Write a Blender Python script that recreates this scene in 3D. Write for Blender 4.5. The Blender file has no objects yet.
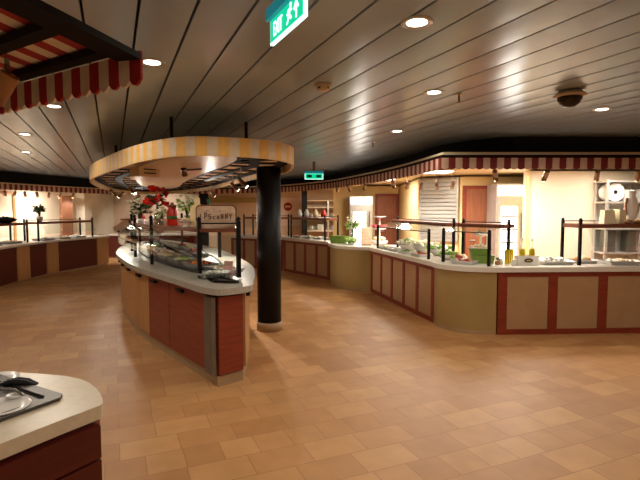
import bpy, math, random
from mathutils import Vector, Matrix
R = random.Random(7)
PI = math.pi
col = bpy.context.scene.collection
EYE = 1.68
CEIL = 2.68
F = 480.0

# ------------------------------------------------------------------ materials
def lin(c):
    out = []
    for v in c[:3]:
        v = v / 255.0
        out.append(v / 12.92 if v <= 0.04045 else ((v + 0.055) / 1.055) ** 2.4)
    return (*out, 1.0)

M = {}
def mat(name, c, rough=0.5, metal=0.0, emit=None, es=0.0, var=0.0, scale=8.0, stretch=None, alpha=1.0, trans=0.0, bump=0.0, c2=None, ior=1.45, spec=0.5):
    m = bpy.data.materials.new(name)
    m.use_nodes = True
    nt = m.node_tree
    b = nt.nodes['Principled BSDF']
    b.inputs['Roughness'].default_value = rough
    b.inputs['Metallic'].default_value = metal
    b.inputs['IOR'].default_value = ior
    b.inputs['Specular IOR Level'].default_value = spec
    base = lin(c)
    if var > 0 or c2 is not None:
        tc = nt.nodes.new('ShaderNodeTexCoord')
        mp = nt.nodes.new('ShaderNodeMapping')
        mp.inputs['Scale'].default_value = stretch or (1, 1, 1)
        nz = nt.nodes.new('ShaderNodeTexNoise')
        nz.inputs['Scale'].default_value = scale
        nz.inputs['Detail'].default_value = 5
        rp = nt.nodes.new('ShaderNodeValToRGB')
        rp.color_ramp.elements[0].position = 0.32
        rp.color_ramp.elements[1].position = 0.68
        if c2 is not None:
            a0, a1 = lin(c), lin(c2)
        else:
            a0 = tuple(max(0, v * (1 - var)) for v in base[:3]) + (1,)
            a1 = tuple(min(1, v * (1 + var)) for v in base[:3]) + (1,)
        rp.color_ramp.elements[0].color = a0
        rp.color_ramp.elements[1].color = a1
        nt.links.new(tc.outputs['Object'], mp.inputs['Vector'])
        nt.links.new(mp.outputs['Vector'], nz.inputs['Vector'])
        nt.links.new(nz.outputs['Fac'], rp.inputs['Fac'])
        nt.links.new(rp.outputs['Color'], b.inputs['Base Color'])
        if bump > 0:
            bp = nt.nodes.new('ShaderNodeBump')
            bp.inputs['Strength'].default_value = bump
            nt.links.new(nz.outputs['Fac'], bp.inputs['Height'])
            nt.links.new(bp.outputs['Normal'], b.inputs['Normal'])
    else:
        b.inputs['Base Color'].default_value = base
    if emit:
        b.inputs['Emission Color'].default_value = lin(emit)
        b.inputs['Emission Strength'].default_value = es
    if trans > 0:
        b.inputs['Transmission Weight'].default_value = trans
    if alpha < 1:
        b.inputs['Alpha'].default_value = alpha
    M[name] = m
    return m

mat('red_wood', (134, 55, 34), 0.45, var=0.18, scale=3, stretch=(1, 1, 12))
mat('dark_red', (86, 22, 12), 0.4, var=0.18, scale=3, stretch=(1, 1, 10))
mat('frame_red', (134, 50, 28), 0.45, var=0.2, scale=4, stretch=(1, 1, 6))
mat('beige_panel', (176, 140, 100), 0.6, var=0.05, scale=5)
mat('olive_tan', (164, 138, 84), 0.55, var=0.05, scale=3)
mat('light_wood', (186, 136, 84), 0.5, var=0.16, scale=4, stretch=(6, 6, 0.6))
mat('door_wood', (150, 92, 62), 0.45, var=0.18, scale=4, stretch=(8, 8, 0.5))
mat('shelf_wood', (112, 60, 38), 0.4, var=0.2, scale=5, stretch=(2, 2, 8))
mat('worktop_stone', (186, 180, 166), 0.3, c2=(160, 154, 142), scale=60, bump=0.0)
mat('white_worktop', (222, 216, 204), 0.3, var=0.04, scale=30)
mat('cream_stone', (214, 196, 166), 0.32, var=0.05, scale=30)
mat('plinth_tan', (168, 142, 108), 0.5, var=0.08, scale=6)
mat('steel', (206, 204, 200), 0.32, 0.6, var=0.06, scale=10)
mat('dark_steel', (124, 119, 112), 0.36, 0.7, var=0.1, scale=10)
mat('well_steel', (86, 82, 78), 0.4, 0.8)
mat('black_metal', (22, 20, 20), 0.4, 0.6)
mat('black_paint', (15, 14, 14), 0.5, 0.0, var=0.2, scale=6, spec=0.3)
mat('board_black', (24, 15, 13), 0.75, spec=0.15)
mat('cupboard_wood', (112, 70, 46), 0.5, var=0.2, scale=4, stretch=(8, 8, 0.5))
mat('void_black', (14, 14, 17), 0.8)
mat('wall_cream', (230, 218, 196), 0.6, var=0.03, scale=3)
mat('wall_yellow', (228, 202, 146), 0.6, var=0.03, scale=3)
mat('wall_pink', (214, 186, 160), 0.65, var=0.03, scale=3)
mat('soffit_cream', (222, 204, 170), 0.6)
mat('canopy_soffit', (230, 208, 168), 0.42, spec=0.35, var=0.03, scale=2)
mat('canopy_back', (224, 194, 148), 0.9, spec=0.1)
mat('lattice_brown', (34, 17, 13), 0.8, spec=0.1, var=0.2, scale=10)
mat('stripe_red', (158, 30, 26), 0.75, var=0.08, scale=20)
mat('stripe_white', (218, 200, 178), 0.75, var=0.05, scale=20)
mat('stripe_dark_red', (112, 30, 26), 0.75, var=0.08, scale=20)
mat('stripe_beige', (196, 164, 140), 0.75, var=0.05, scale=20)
mat('stripe_yellow', (230, 178, 92), 0.7, var=0.05, scale=20)
mat('stripe_cream', (216, 194, 162), 0.7, var=0.05, scale=20)
mat('lamp_lens', (255, 240, 215), 0.3, emit=(255, 226, 190), es=14)
mat('down_lens', (255, 245, 230), 0.3, emit=(255, 236, 214), es=9)
mat('panel_lens', (255, 245, 230), 0.3, emit=(255, 232, 200), es=11)
mat('cold_glow', (250, 250, 250), 0.3, emit=(255, 246, 232), es=4.5)
mat('white_plastic', (226, 222, 214), 0.4)
mat('pale_plastic', (206, 190, 172), 0.45)
mat('dome_glass', (34, 18, 14), 0.12)
mat('white_china', (236, 232, 224), 0.18)
mat('green_box', (120, 150, 60), 0.5, var=0.1)
mat('shutter_grey', (172, 168, 160), 0.45, 0.3)
mat('sign_green', (0, 150, 110), 0.4, emit=(0, 205, 150), es=0.9)
mat('sign_teal', (20, 110, 120), 0.4, emit=(0, 130, 140), es=0.5)
mat('sign_white', (240, 255, 250), 0.4, emit=(225, 255, 246), es=1.5)
mat('sign_dark', (0, 80, 66), 0.4)
mat('leaf_green', (62, 98, 40), 0.5, var=0.35, scale=20)
mat('leaf_dark', (34, 66, 30), 0.5, var=0.35, scale=20)
mat('lettuce', (150, 186, 92), 0.5, var=0.3, scale=30)
mat('flower_white', (238, 236, 214), 0.6, var=0.05)
mat('flower_red', (228, 46, 32), 0.35, var=0.15)
mat('flower_pink', (222, 120, 126), 0.5, var=0.2)
mat('jar_red', (196, 38, 22), 0.3, var=0.15)
mat('orange_food', (226, 138, 60), 0.5, var=0.3, scale=25)
mat('pale_food', (236, 214, 170), 0.5, var=0.2, scale=25)
mat('red_food', (176, 52, 40), 0.4, var=0.35, scale=25)
mat('oil', (228, 190, 30), 0.1, var=0.08)
mat('cream_board', (236, 212, 158), 0.5, var=0.06)
mat('sign_tan', (214, 190, 162), 0.5, c2=(186, 150, 118), scale=9, stretch=(1, 1, 2))
mat('sign_brown', (112, 62, 36), 0.5, var=0.2)
mat('letter_dark', (92, 44, 36), 0.6)
mat('letter_pale', (224, 206, 188), 0.6)
mat('card_pink', (232, 168, 160), 0.6)
mat('poster_white', (226, 204, 190), 0.6)
mat('poster_red', (150, 30, 26), 0.6)
mat('basket', (150, 104, 58), 0.7, var=0.35, scale=40)
mat('paper_cream', (240, 228, 190), 0.6, var=0.05)
mat('emblem_brown', (70, 44, 20), 0.5)
mat('teal_glass', (40, 112, 92), 0.2)
mat('can_bronze', (120, 92, 66), 0.4, 0.7)
mat('can_tan', (176, 128, 78), 0.5)

def glass(name, tint, a):
    m = bpy.data.materials.new(name); m.use_nodes = True
    nt = m.node_tree; nt.nodes.clear()
    out = nt.nodes.new('ShaderNodeOutputMaterial')
    mx = nt.nodes.new('ShaderNodeMixShader')
    tr = nt.nodes.new('ShaderNodeBsdfTransparent'); tr.inputs['Color'].default_value = lin(tint)
    gl = nt.nodes.new('ShaderNodeBsdfGlossy'); gl.inputs['Roughness'].default_value = 0.05
    fr = nt.nodes.new('ShaderNodeLayerWeight'); fr.inputs['Blend'].default_value = 0.5
    pw = nt.nodes.new('ShaderNodeMath'); pw.operation = 'POWER'; pw.inputs[1].default_value = 4.0
    ml = nt.nodes.new('ShaderNodeMath'); ml.operation = 'MULTIPLY_ADD'; ml.inputs[1].default_value = a; ml.inputs[2].default_value = 0.04
    nt.links.new(fr.outputs['Facing'], pw.inputs[0]); nt.links.new(pw.outputs[0], ml.inputs[0]); nt.links.new(ml.outputs[0], mx.inputs[0])
    nt.links.new(tr.outputs[0], mx.inputs[1]); nt.links.new(gl.outputs[0], mx.inputs[2])
    nt.links.new(mx.outputs[0], out.inputs[0])
    M[name] = m
glass('clear_glass', (246, 250, 248), 0.45)
glass('vase_glass', (226, 232, 226), 0.6)
glass('bottle_glass', (240, 244, 232), 0.6)

def floor_material():
    m = bpy.data.materials.new('floor_tiles'); m.use_nodes = True
    nt = m.node_tree; b = nt.nodes['Principled BSDF']
    tc = nt.nodes.new('ShaderNodeTexCoord')
    mp = nt.nodes.new('ShaderNodeMapping'); mp.inputs['Rotation'].default_value = (0, 0, -math.radians(23.3))
    nt.links.new(tc.outputs['Object'], mp.inputs['Vector'])
    br = nt.nodes.new('ShaderNodeTexBrick')
    br.offset = 0.36; br.offset_frequency = 2; br.squash = 0.62; br.squash_frequency = 3
    br.inputs['Scale'].default_value = 1.0
    br.inputs['Brick Width'].default_value = 0.40
    br.inputs['Row Height'].default_value = 0.26
    br.inputs['Mortar Size'].default_value = 0.0035
    br.inputs['Mortar Smooth'].default_value = 0.3
    br.inputs['Color1'].default_value = lin((182, 130, 80))
    br.inputs['Color2'].default_value = lin((204, 154, 100))
    br.inputs['Mortar'].default_value = lin((164, 116, 72))
    nt.links.new(mp.outputs['Vector'], br.inputs['Vector'])
    nz = nt.nodes.new('ShaderNodeTexNoise'); nz.inputs['Scale'].default_value = 5.0; nz.inputs['Detail'].default_value = 6
    nt.links.new(mp.outputs['Vector'], nz.inputs['Vector'])
    mx = nt.nodes.new('ShaderNodeMix'); mx.data_type = 'RGBA'; mx.blend_type = 'MULTIPLY'
    rp = nt.nodes.new('ShaderNodeValToRGB')
    rp.color_ramp.elements[0].position = 0.3; rp.color_ramp.elements[0].color = (0.86, 0.84, 0.82, 1)
    rp.color_ramp.elements[1].position = 0.7; rp.color_ramp.elements[1].color = (1, 1, 1, 1)
    nt.links.new(nz.outputs['Fac'], rp.inputs['Fac'])
    mx.inputs[0].default_value = 1.0
    nt.links.new(br.outputs['Color'], mx.inputs[6]); nt.links.new(rp.outputs['Color'], mx.inputs[7])
    nt.links.new(mx.outputs[2], b.inputs['Base Color'])
    b.inputs['Roughness'].default_value = 0.48
    b.inputs['Specular IOR Level'].default_value = 0.4
    bp = nt.nodes.new('ShaderNodeBump'); bp.inputs['Strength'].default_value = 0.15; bp.inputs['Distance'].default_value = 0.01
    nt.links.new(br.outputs['Fac'], bp.inputs['Height']); bp.invert = True
    nt.links.new(bp.outputs['Normal'], b.inputs['Normal'])
    M['floor_tiles'] = m
floor_material()

def ceiling_material():
    m = mat('ceiling_metal', (176, 196, 222), 0.23, 0.2, var=0.04, scale=1.5)
    b = m.node_tree.nodes['Principled BSDF']
    b.inputs['Specular IOR Level'].default_value = 0.5
ceiling_material()

# ------------------------------------------------------------------ mesh helper
class MB:
    def __init__(s):
        s.v = []; s.f = []; s.m = []; s.sm = []
    def add(s, vs, fs, mi=0, smooth=False):
        k = len(s.v)
        s.v += [tuple(v) for v in vs]
        for f in fs:
            s.f.append([i + k for i in f]); s.m.append(mi); s.sm.append(smooth)
    def hexa(s, a, mi=0):      # 4 bottom, 4 top (same order)
        s.add(a, [(3, 2, 1, 0), (4, 5, 6, 7), (0, 1, 5, 4), (1, 2, 6, 5), (2, 3, 7, 6), (3, 0, 4, 7)], mi)
    def box(s, c, d, rz=0.0, mi=0):   # c = centre of the bottom face
        x, y, z = d[0] / 2, d[1] / 2, d[2]
        cs, sn = math.cos(rz), math.sin(rz)
        pts = []
        for zz in (0, z):
            for px, py in ((-x, -y), (x, -y), (x, y), (-x, y)):
                pts.append((c[0] + px * cs - py * sn, c[1] + px * sn + py * cs, c[2] + zz))
        s.hexa(pts, mi)
    def seg(s, p, q, s0, s1, n0, n1, z0, z1, mi=0):   # box along p->q, offset to the right-hand side by n0..n1
        u = Vector((q[0] - p[0], q[1] - p[1])); L = u.length; u /= L
        n = Vector((u.y, -u.x)); P = Vector(p[:2])
        a = [P + u * s0 + n * n0, P + u * s0 + n * n1, P + u * s1 + n * n1, P + u * s1 + n * n0]
        s.hexa([(k.x, k.y, z0) for k in a] + [(k.x, k.y, z1) for k in a], mi)
    def prism(s, outline, z0, z1, mi=0):
        n = len(outline)
        area = sum(outline[i][0] * outline[(i + 1) % n][1] - outline[(i + 1) % n][0] * outline[i][1] for i in range(n))
        if area < 0: outline = outline[::-1]
        vs = [(p[0], p[1], z0) for p in outline] + [(p[0], p[1], z1) for p in outline]
        fs = [tuple(range(n))[::-1], tuple(range(n, 2 * n))] + [(i, (i + 1) % n, n + (i + 1) % n, n + i) for i in range(n)]
        s.add(vs, fs, mi)
    def wallstrip(s, path, t, z0, z1, mi=0, closed=False):   # solid strip of thickness t on the left side
        off = offset(path, -t, closed)
        n = len(path)
        for i in range(n if closed else n - 1):
            j = (i + 1) % n
            a = [path[i], path[j], off[j], off[i]]
            s.hexa([(k[0], k[1], z0) for k in a] + [(k[0], k[1], z1) for k in a], mi)
    def tube(s, path, r, n=8, mi=0, caps=True):
        P = [Vector(p) for p in path]; rs = r if isinstance(r, (list, tuple)) else [r] * len(P)
        k = len(s.v); vs = []; fs = []
        ref = None
        for i, p in enumerate(P):
            t = (P[min(i + 1, len(P) - 1)] - P[max(i - 1, 0)]).normalized()
            if ref is None:
                ref = Vector((0, 0, 1)) if abs(t.z) < 0.9 else Vector((1, 0, 0))
            a = t.cross(ref).normalized(); b = t.cross(a).normalized()
            for j in range(n):
                an = 2 * PI * j / n
                vs.append(p + (a * math.cos(an) + b * math.sin(an)) * rs[i])
        for i in range(len(P) - 1):
            for j in range(n):
                fs.append((i * n + j, i * n + (j + 1) % n, (i + 1) * n + (j + 1) % n, (i + 1) * n + j))
        if caps:
            fs.append(tuple(range(n))); fs.append(tuple(range((len(P) - 1) * n, len(P) * n))[::-1])
        s.add(vs, fs, mi, True)
    def lathe(s, prof, c=(0, 0, 0), n=20, mi=0, sx=1, sy=1):
        vs = []; fs = []
        for r, z in prof:
            for j in range(n):
                an = 2 * PI * j / n
                vs.append((c[0] + r * sx * math.cos(an), c[1] + r * sy * math.sin(an), c[2] + z))
        for i in range(len(prof) - 1):
            for j in range(n):
                fs.append((i * n + j, i * n + (j + 1) % n, (i + 1) * n + (j + 1) % n, (i + 1) * n + j))
        if prof[0][0] > 1e-4: fs.append(tuple(range(n))[::-1])
        if prof[-1][0] > 1e-4: fs.append(tuple(range((len(prof) - 1) * n, len(prof) * n)))
        s.add(vs, fs, mi, True)
    def blob(s, c, r, mi=0, n=10, squash=1.0, jit=0.12):
        prof = []
        for i in range(6):
            a = -PI / 2 + PI * i / 5
            prof.append((max(1e-5, math.cos(a) * r * (1 + R.uniform(-jit, jit))), (math.sin(a) + 1) * r * squash))
        s.lathe(prof, c, n, mi)
    def leaf(s, base, d, L, w, mi=0):   # a folded leaf
        d = Vector(d).normalized(); B = Vector(base)
        sd = d.cross(Vector((R.uniform(-1, 1), R.uniform(-1, 1), R.uniform(-1, 1)))).normalized()
        up = d.cross(sd) * 0.18 * w
        m1 = B + d * L * 0.45; tip = B + d * L
        th = d.cross(sd) * 0.0015
        vs = [B, m1 + sd * w / 2 + up, tip, m1 - sd * w / 2 + up, m1 - up, m1 - up - th]
        s.add(vs, [(0, 4, 1), (1, 4, 2), (2, 4, 3), (3, 4, 0), (1, 5, 0), (2, 5, 1), (3, 5, 2), (0, 5, 3)], mi)
    def build(s, name, ms, parent=None, smooth=False, origin=None):
        me = bpy.data.meshes.new(name)
        org = Vector((0, 0, 0))
        if parent is not None:
            p = parent
            while p is not None:
                org += p.location; p = p.parent
        elif origin is not None:
            org = Vector(origin)
        elif s.v:
            xs = [v[0] for v in s.v]; ys = [v[1] for v in s.v]; zs = [v[2] for v in s.v]
            org = Vector(((min(xs) + max(xs)) / 2, (min(ys) + max(ys)) / 2, min(zs)))
        me.from_pydata([tuple(Vector(v) - org) for v in s.v], [], s.f)
        if isinstance(ms, str): ms = [ms]
        for k in ms: me.materials.append(M[k])
        for i, p in enumerate(me.polygons):
            p.material_index = s.m[i]; p.use_smooth = s.sm[i] or smooth
        me.update()
        o = bpy.data.objects.new(name, me); col.objects.link(o)
        if parent is not None: o.parent = parent
        else: o.location = org
        return o

def offset(path, d, closed=False):     # to the right-hand side by d
    out = []; n = len(path)
    for i, p in enumerate(path):
        if closed: a, b = path[i - 1], path[(i + 1) % n]
        else: a, b = path[max(i - 1, 0)], path[min(i + 1, n - 1)]
        e1 = Vector((p[0] - a[0], p[1] - a[1])); e2 = Vector((b[0] - p[0], b[1] - p[1]))
        ns = []
        for e in (e1, e2):
            if e.length > 1e-6:
                e.normalize(); ns.append(Vector((e.y, -e.x)))
        m = sum(ns, Vector((0, 0)))
        m = m / len(ns)
        k = d / max(m.length_squared, 0.35)
        out.append((p[0] + m.x * k, p[1] + m.y * k))
    return out

def smooth_path(pts, per=6, closed=False):
    out = []; n = len(pts)
    rng = range(n) if closed else range(n - 1)
    for i in rng:
        if closed: a, b, c, d = pts[i - 1], pts[i], pts[(i + 1) % n], pts[(i + 2) % n]
        else: a, b, c, d = pts[max(i - 1, 0)], pts[i], pts[i + 1], pts[min(i + 2, n - 1)]
        for k in range(per):
            t = k / per; t2 = t * t; t3 = t2 * t
            out.append(tuple(0.5 * (2 * b[j] + (c[j] - a[j]) * t + (2 * a[j] - 5 * b[j] + 4 * c[j] - d[j]) * t2 + (3 * b[j] - a[j] - 3 * c[j] + d[j]) * t3) for j in range(2)))
    if not closed: out.append(tuple(pts[-1]))
    return out

def resample(path, step, closed=False):
    P = [Vector(p) for p in path]
    if closed: P.append(P[0])
    L = sum((P[i + 1] - P[i]).length for i in range(len(P) - 1))
    n = max(1, round(L / step))
    if closed and n % 2: n += 1
    st = L / n; out = [P[0].copy()]; acc = 0; need = st
    for i in range(len(P) - 1):
        e = (P[i + 1] - P[i]).length
        while need <= acc + e + 1e-9 and len(out) < (n if closed else n + 1):
            out.append(P[i].lerp(P[i + 1], (need - acc) / e)); need += st
        acc += e
    if not closed and len(out) < n + 1: out.append(P[-1].copy())
    return [tuple(p) for p in out[:n if closed else n + 1]]

def tag(o, label, cat, group=None, kind=None):
    o['label'] = label; o['category'] = cat
    if group: o['group'] = group
    if kind: o['kind'] = kind
    return o
def structure(o, label=None, cat=None):
    o['kind'] = 'structure'
    if label: o['label'] = label; o['category'] = cat
    return o
def empty(name, loc, label=None, cat=None, group=None):
    o = bpy.data.objects.new(name, None); col.objects.link(o); o.location = loc
    o.empty_display_size = 0.1
    if label: tag(o, label, cat, group)
    return o
def copy_tree(o, parent=None):
    kids = list(o.children)
    c = o.copy(); col.objects.link(c)
    if parent is not None: c.parent = parent
    for k in kids: copy_tree(k, c)
    return c
def put(proto, used, loc, rz, label, group=None, scale=None):
    o = copy_tree(proto) if used else proto
    o.location = loc; o.rotation_euler.z = rz
    o['label'] = label
    if group: o['group'] = group
    if scale: o.scale = (scale,) * 3
    return o

ORD = ['first', 'second', 'third', 'fourth', 'fifth', 'sixth', 'seventh', 'eighth', 'ninth', 'tenth', 'eleventh', 'twelfth']
cp, sp_ = math.cos(math.atan(31 / F)), math.sin(math.atan(31 / F))
def ray(px, py):
    a, b = (px - 320) / F, (240 - py) / F
    return Vector((a, cp + b * sp_, -sp_ + b * cp))
def at(px, py, z):          # the point of the horizontal plane z that the photograph shows at this pixel
    d = ray(px, py); t = (z - EYE) / d.z
    return Vector((d.x * t, d.y * t, z))
def atY(px, py, Y):         # the point at distance Y
    d = ray(px, py); t = Y / d.y
    return Vector((d.x * t, Y, EYE + d.z * t))

# ------------------------------------------------------------------ camera
cam = bpy.data.cameras.new('camera'); cam.lens = 27.0; cam.sensor_width = 36.0; cam.sensor_fit = 'HORIZONTAL'
co = bpy.data.objects.new('camera', cam); col.objects.link(co)
co.location = (0, 0, EYE); co.rotation_euler = (PI / 2 - math.atan(31 / F), 0, 0)
bpy.context.scene.camera = co

# ------------------------------------------------------------------ paths of the room (left to right, customers on the right-hand side)
VAL = smooth_path([(-5.0, 16.75), (-3.2, 16.5), (-2.3, 16.1), (-1.2, 15.2), (0.1, 13.0), (0.85, 10.6), (1.35, 8.4), (1.62, 6.45)], 6) + [(6.6, 6.45)]
BULK = smooth_path([(-5.0, 17.35), (-3.2, 17.1), (-2.2, 16.8), (-0.9, 16.0), (0.5, 13.8), (1.2, 11.0), (1.66, 9.0), (1.92, 7.6), (2.5, 6.78), (3.4, 6.72)], 5) + [(6.6, 6.72)]
LVAL = smooth_path([(-8.2, 8.2), (-8.2, 10.4), (-8.1, 12.2), (-7.7, 14.2), (-7.0, 16.2)], 6)
LBULK = smooth_path([(-8.6, 8.2), (-8.6, 10.4), (-8.42, 12.6), (-8.05, 14.6), (-7.5, 16.5), (-7.1, 17.6)], 5)

# floor
b = MB(); b.prism([(-11, -6), (7.5, -6), (7.5, 19), (-11, 19)], -0.1, 0.0)
structure(b.build('floor', 'floor_tiles', origin=(0, 0, 0)))

# plank ceiling
def ceiling():
    b = MB()
    u = Vector((-math.sin(math.radians(23.3)), math.cos(math.radians(23.3)))); w = Vector((u.y, -u.x))
    pitch, gap = 0.262, 0.016
    # a line passes exactly through the one that the photo shows at (199, 0)
    p0 = at(199, 0, CEIL); base = Vector((p0.x, p0.y)).dot(w)
    for k in range(-56, 62):
        a = base + k * pitch + gap / 2; e = base + (k + 1) * pitch - gap / 2
        n = 8; vs = []; fs = []
        for side in (-16, 26):
            for i in range(n + 1):
                t = (i - 1) / (n - 2); t = min(1.0, max(0.0, t)); d = a + (e - a) * t
                if i == 0: d -= 0.001
                if i == n: d += 0.001
                sag = 0.0016 * (1 - (2 * t - 1) ** 2)
                if i in (0, n): zz = CEIL + 0.03
                else: zz = CEIL - sag
                p = u * side + w * d
                vs.append((p.x, p.y, zz))
        for i in range(n): fs.append((i, i + n + 1, i + n + 2, i + 1))
        b.add(vs, fs, 0)
    b.prism([(-11, -6), (7.5, -6), (7.5, 19), (-11, 19)], CEIL + 0.05, CEIL + 0.12, 1)
    # trim the planks to the room
    import bmesh
    o = b.build('ceiling', ['ceiling_metal', 'void_black'], origin=(0, 0, CEIL))
    bm = bmesh.new(); bm.from_mesh(o.data)
    for co_, no in (((-11, 0, 0), (-1, 0, 0)), ((7.5, 0, 0), (1, 0, 0)), ((0, -6, 0), (0, -1, 0)), ((0, 19, 0), (0, 1, 0))):
        bmesh.ops.bisect_plane(bm, geom=bm.verts[:] + bm.edges[:] + bm.faces[:], plane_co=co_, plane_no=no, clear_outer=True)
    bmesh.ops.recalc_face_normals(bm, faces=bm.faces[:])
    bm.to_mesh(o.data); bm.free()
    return structure(o)
ceiling()

# walls
def wall(name, pts, m, z1=CEIL, t=0.1):
    b = MB(); b.wallstrip(pts, t, 0, z1); return structure(b.build(name, m))
wall('wall_behind', [(7.5, -6), (-11, -6)], 'wall_pink')
wall('wall_outer_left', [(-10.9, -6), (-10.9, 8.6), (-9.95, 8.6)], 'wall_pink')
wall('wall_outer_right', [(7.3, 8.72), (7.3, -6)], 'wall_pink')
wall('wall_left', smooth_path([(-9.9, 8.6), (-9.8, 10.5), (-9.35, 13.0), (-8.55, 15.6), (-7.9, 17.2), (-7.85, 18.3)], 4), 'wall_cream')
wall('wall_far', [(-7.95, 18.3), (1.3, 18.3)], 'wall_pink')
wall('wall_kitchen_side', [(1.25, 18.2), (1.25, 14.5)], 'wall_yellow')
wall('wall_kitchen_far', [(0.4, 14.4), (2.35, 14.4)], 'wall_yellow', 2.36)
wall('wall_kitchen_return', [(2.36, 14.4), (2.22, 10.85)], 'wall_yellow', 2.36)
wall('wall_kitchen_shutter', [(2.2, 10.8), (2.95, 10.25)], 'wall_yellow', 2.36)
wall('wall_kitchen', [(2.97, 10.2), (4.35, 10.2)], 'wall_yellow', 2.36)
wall('wall_kitchen_corner', [(4.33, 10.15), (3.8, 8.79)], 'wall_yellow', 2.36)
b = MB(); b.wallstrip([(3.70, 8.68), (7.3, 8.68)], 0.1, 0, 2.36)
structure(b.build('wall_right', 'wall_cream'))
# dark bulkheads above the awnings and the pale ceilings of the serving areas
b = MB(); b.wallstrip(BULK, 0.06, 2.3, CEIL - 0.004); structure(b.build('trim_1', 'void_black'))
b = MB(); b.wallstrip(LBULK, 0.06, 2.26, CEIL - 0.004); structure(b.build('trim_2', 'void_black'))
b = MB(); b.prism(offset(VAL, -0.03) + [(6.6, 18.2), (-5.0, 18.2)], 2.40, 2.44)
structure(b.build('ceiling_right', 'soffit_cream'))
b = MB(); b.prism(offset(LVAL, -0.03) + [(-7.75, 17.4), (-9.9, 17.4), (-10.2, 8.2)], 2.32, 2.36)
structure(b.build('ceiling_left', 'soffit_cream'))
# far wall closing the bulkhead between the two sides
b = MB(); b.box((-5.2, 18.1, 2.42), (5.6, 0.2, 0.24)); structure(b.build('trim_3', 'void_black'))

# ------------------------------------------------------------------ striped valances
def valance(b, path, zt, zb, stripe, closed=False, scallop=0.02, t=0.015, sub=4):
    pts = resample(path, stripe, closed)
    n = len(pts); cnt = n if closed else n - 1
    fine = []
    for i in range(cnt):
        p, q = Vector(pts[i]), Vector(pts[(i + 1) % n])
        fine.append([p.lerp(q, k / sub) for k in range(sub + 1)])
    for i in range(cnt):
        row = fine[i]
        u = (row[-1] - row[0]).normalized(); nn = Vector((u.y, -u.x)) * (t / 2)
        vs = []
        for k, p in enumerate(row):
            zbb = zb(p) if callable(zb) else zb
            ztt = zt(p) if callable(zt) else zt
            z = zbb - scallop * math.sin(PI * k / sub) + scallop
            bulge = 1 + 0.35 * math.sin(PI * k / sub)
            o = p + nn * bulge; h = p - nn
            vs += [(o.x, o.y, ztt), (o.x, o.y, z), (h.x, h.y, z), (h.x, h.y, ztt)]
        fs = []
        for k in range(sub):
            a = 4 * k; c = a + 4
            fs += [(a, c, c + 1, a + 1), (a + 1, c + 1, c + 2, a + 2), (a + 2, c + 2, c + 3, a + 3), (a, a + 3, c + 3, c)]
        fs += [(0, 1, 2, 3), (4 * sub + 3, 4 * sub + 2, 4 * sub + 1, 4 * sub)]
        b.add(vs, fs, i % 2)

aw = empty('awning', (1.62, 6.45, 2.2), 'long red and beige striped awning valance over the right serving counters', 'awning')
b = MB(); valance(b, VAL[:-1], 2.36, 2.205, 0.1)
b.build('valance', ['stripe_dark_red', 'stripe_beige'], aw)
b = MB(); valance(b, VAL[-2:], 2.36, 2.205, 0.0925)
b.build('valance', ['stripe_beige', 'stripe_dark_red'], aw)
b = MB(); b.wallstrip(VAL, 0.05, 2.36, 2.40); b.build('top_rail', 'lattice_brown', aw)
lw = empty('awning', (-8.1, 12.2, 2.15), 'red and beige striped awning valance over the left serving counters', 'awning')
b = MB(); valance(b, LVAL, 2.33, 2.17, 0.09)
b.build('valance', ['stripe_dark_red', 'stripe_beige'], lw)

# ------------------------------------------------------------------ right counters
def panel_run(name, label, path_pts, n, stile=0.11, top=0.84, pm='beige_panel', fm='frame_red', depth=0.42):
    """a straight run p->q with n inset panels in a red frame"""
    p, q = path_pts
    L = (Vector(q) - Vector(p)).length
    t = empty(name, ((p[0] + q[0]) / 2, (p[1] + q[1]) / 2, 0), label, 'counter')
    b = MB(); b.seg(p, q, 0, L, -depth, -0.03, 0.0, top); b.build('body', 'plinth_tan', t)
    b = MB()
    b.seg(p, q, 0, L, -0.03, 0, 0, 0.07); b.seg(p, q, 0, L, -0.03, 0, top - 0.06, top)
    w = (L - stile) / n
    for i in range(n + 1):
        b.seg(p, q, i * w, i * w + stile, -0.03, 0, 0.07, top - 0.06)
    b.build('frame', fm, t)
    for i in range(n):
        b = MB(); b.seg(p, q, i * w + stile + 0.001, (i + 1) * w - 0.001, -0.03, -0.012, 0.071, top - 0.061)
        b.build('panel', pm, t)
    return t
panel_run('buffet_counter', 'wide red framed counter with beige panels facing the camera on the right', [(2.37, 6.33), (5.25, 6.47)], 4, 0.125)
panel_run('buffet_counter', 'red framed counter of five beige panels between the two rounded counters', [(1.03, 9.68), (1.67, 7.0)], 5, 0.085)
panel_run('buffet_counter', 'farthest red framed counter of beige panels just right of the black pillar', [(-0.99, 13.0), (0.22, 11.3)], 4, 0.09)
panel_run('buffet_counter', 'red framed counter half hidden behind the black pillar', [(-2.6, 14.0), (-1.03, 13.02)], 4, 0.09)

def round_unit(label, curve, backs):
    pts = smooth_path(curve, 6)
    c = pts[len(pts) // 2]
    t = empty('rounded_counter', (c[0], c[1], 0), label, 'counter')
    b = MB(); b.prism(pts + backs, 0.0, 0.84)
    o = b.build('body', 'olive_tan', t)
    b = MB(); b.wallstrip(offset(pts, 0.003), 0.01, 0.0, 0.05)
    b.build('kick_strip', 'plinth_tan', t)
    return t
C1 = [(1.675, 6.98), (1.69, 6.78), (1.82, 6.53), (2.02, 6.38), (2.35, 6.328)]
C2 = [(0.235, 11.28), (0.24, 10.75), (0.36, 10.22), (0.57, 9.93), (0.8, 9.76), (1.02, 9.69)]
round_unit('large olive tan rounded counter corner nearest the camera', C1, [(2.34, 6.75), (2.09, 7.08)])
round_unit('olive tan rounded counter bulging out in the middle distance', C2, [(1.36, 9.79), (0.6, 11.5)])

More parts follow.
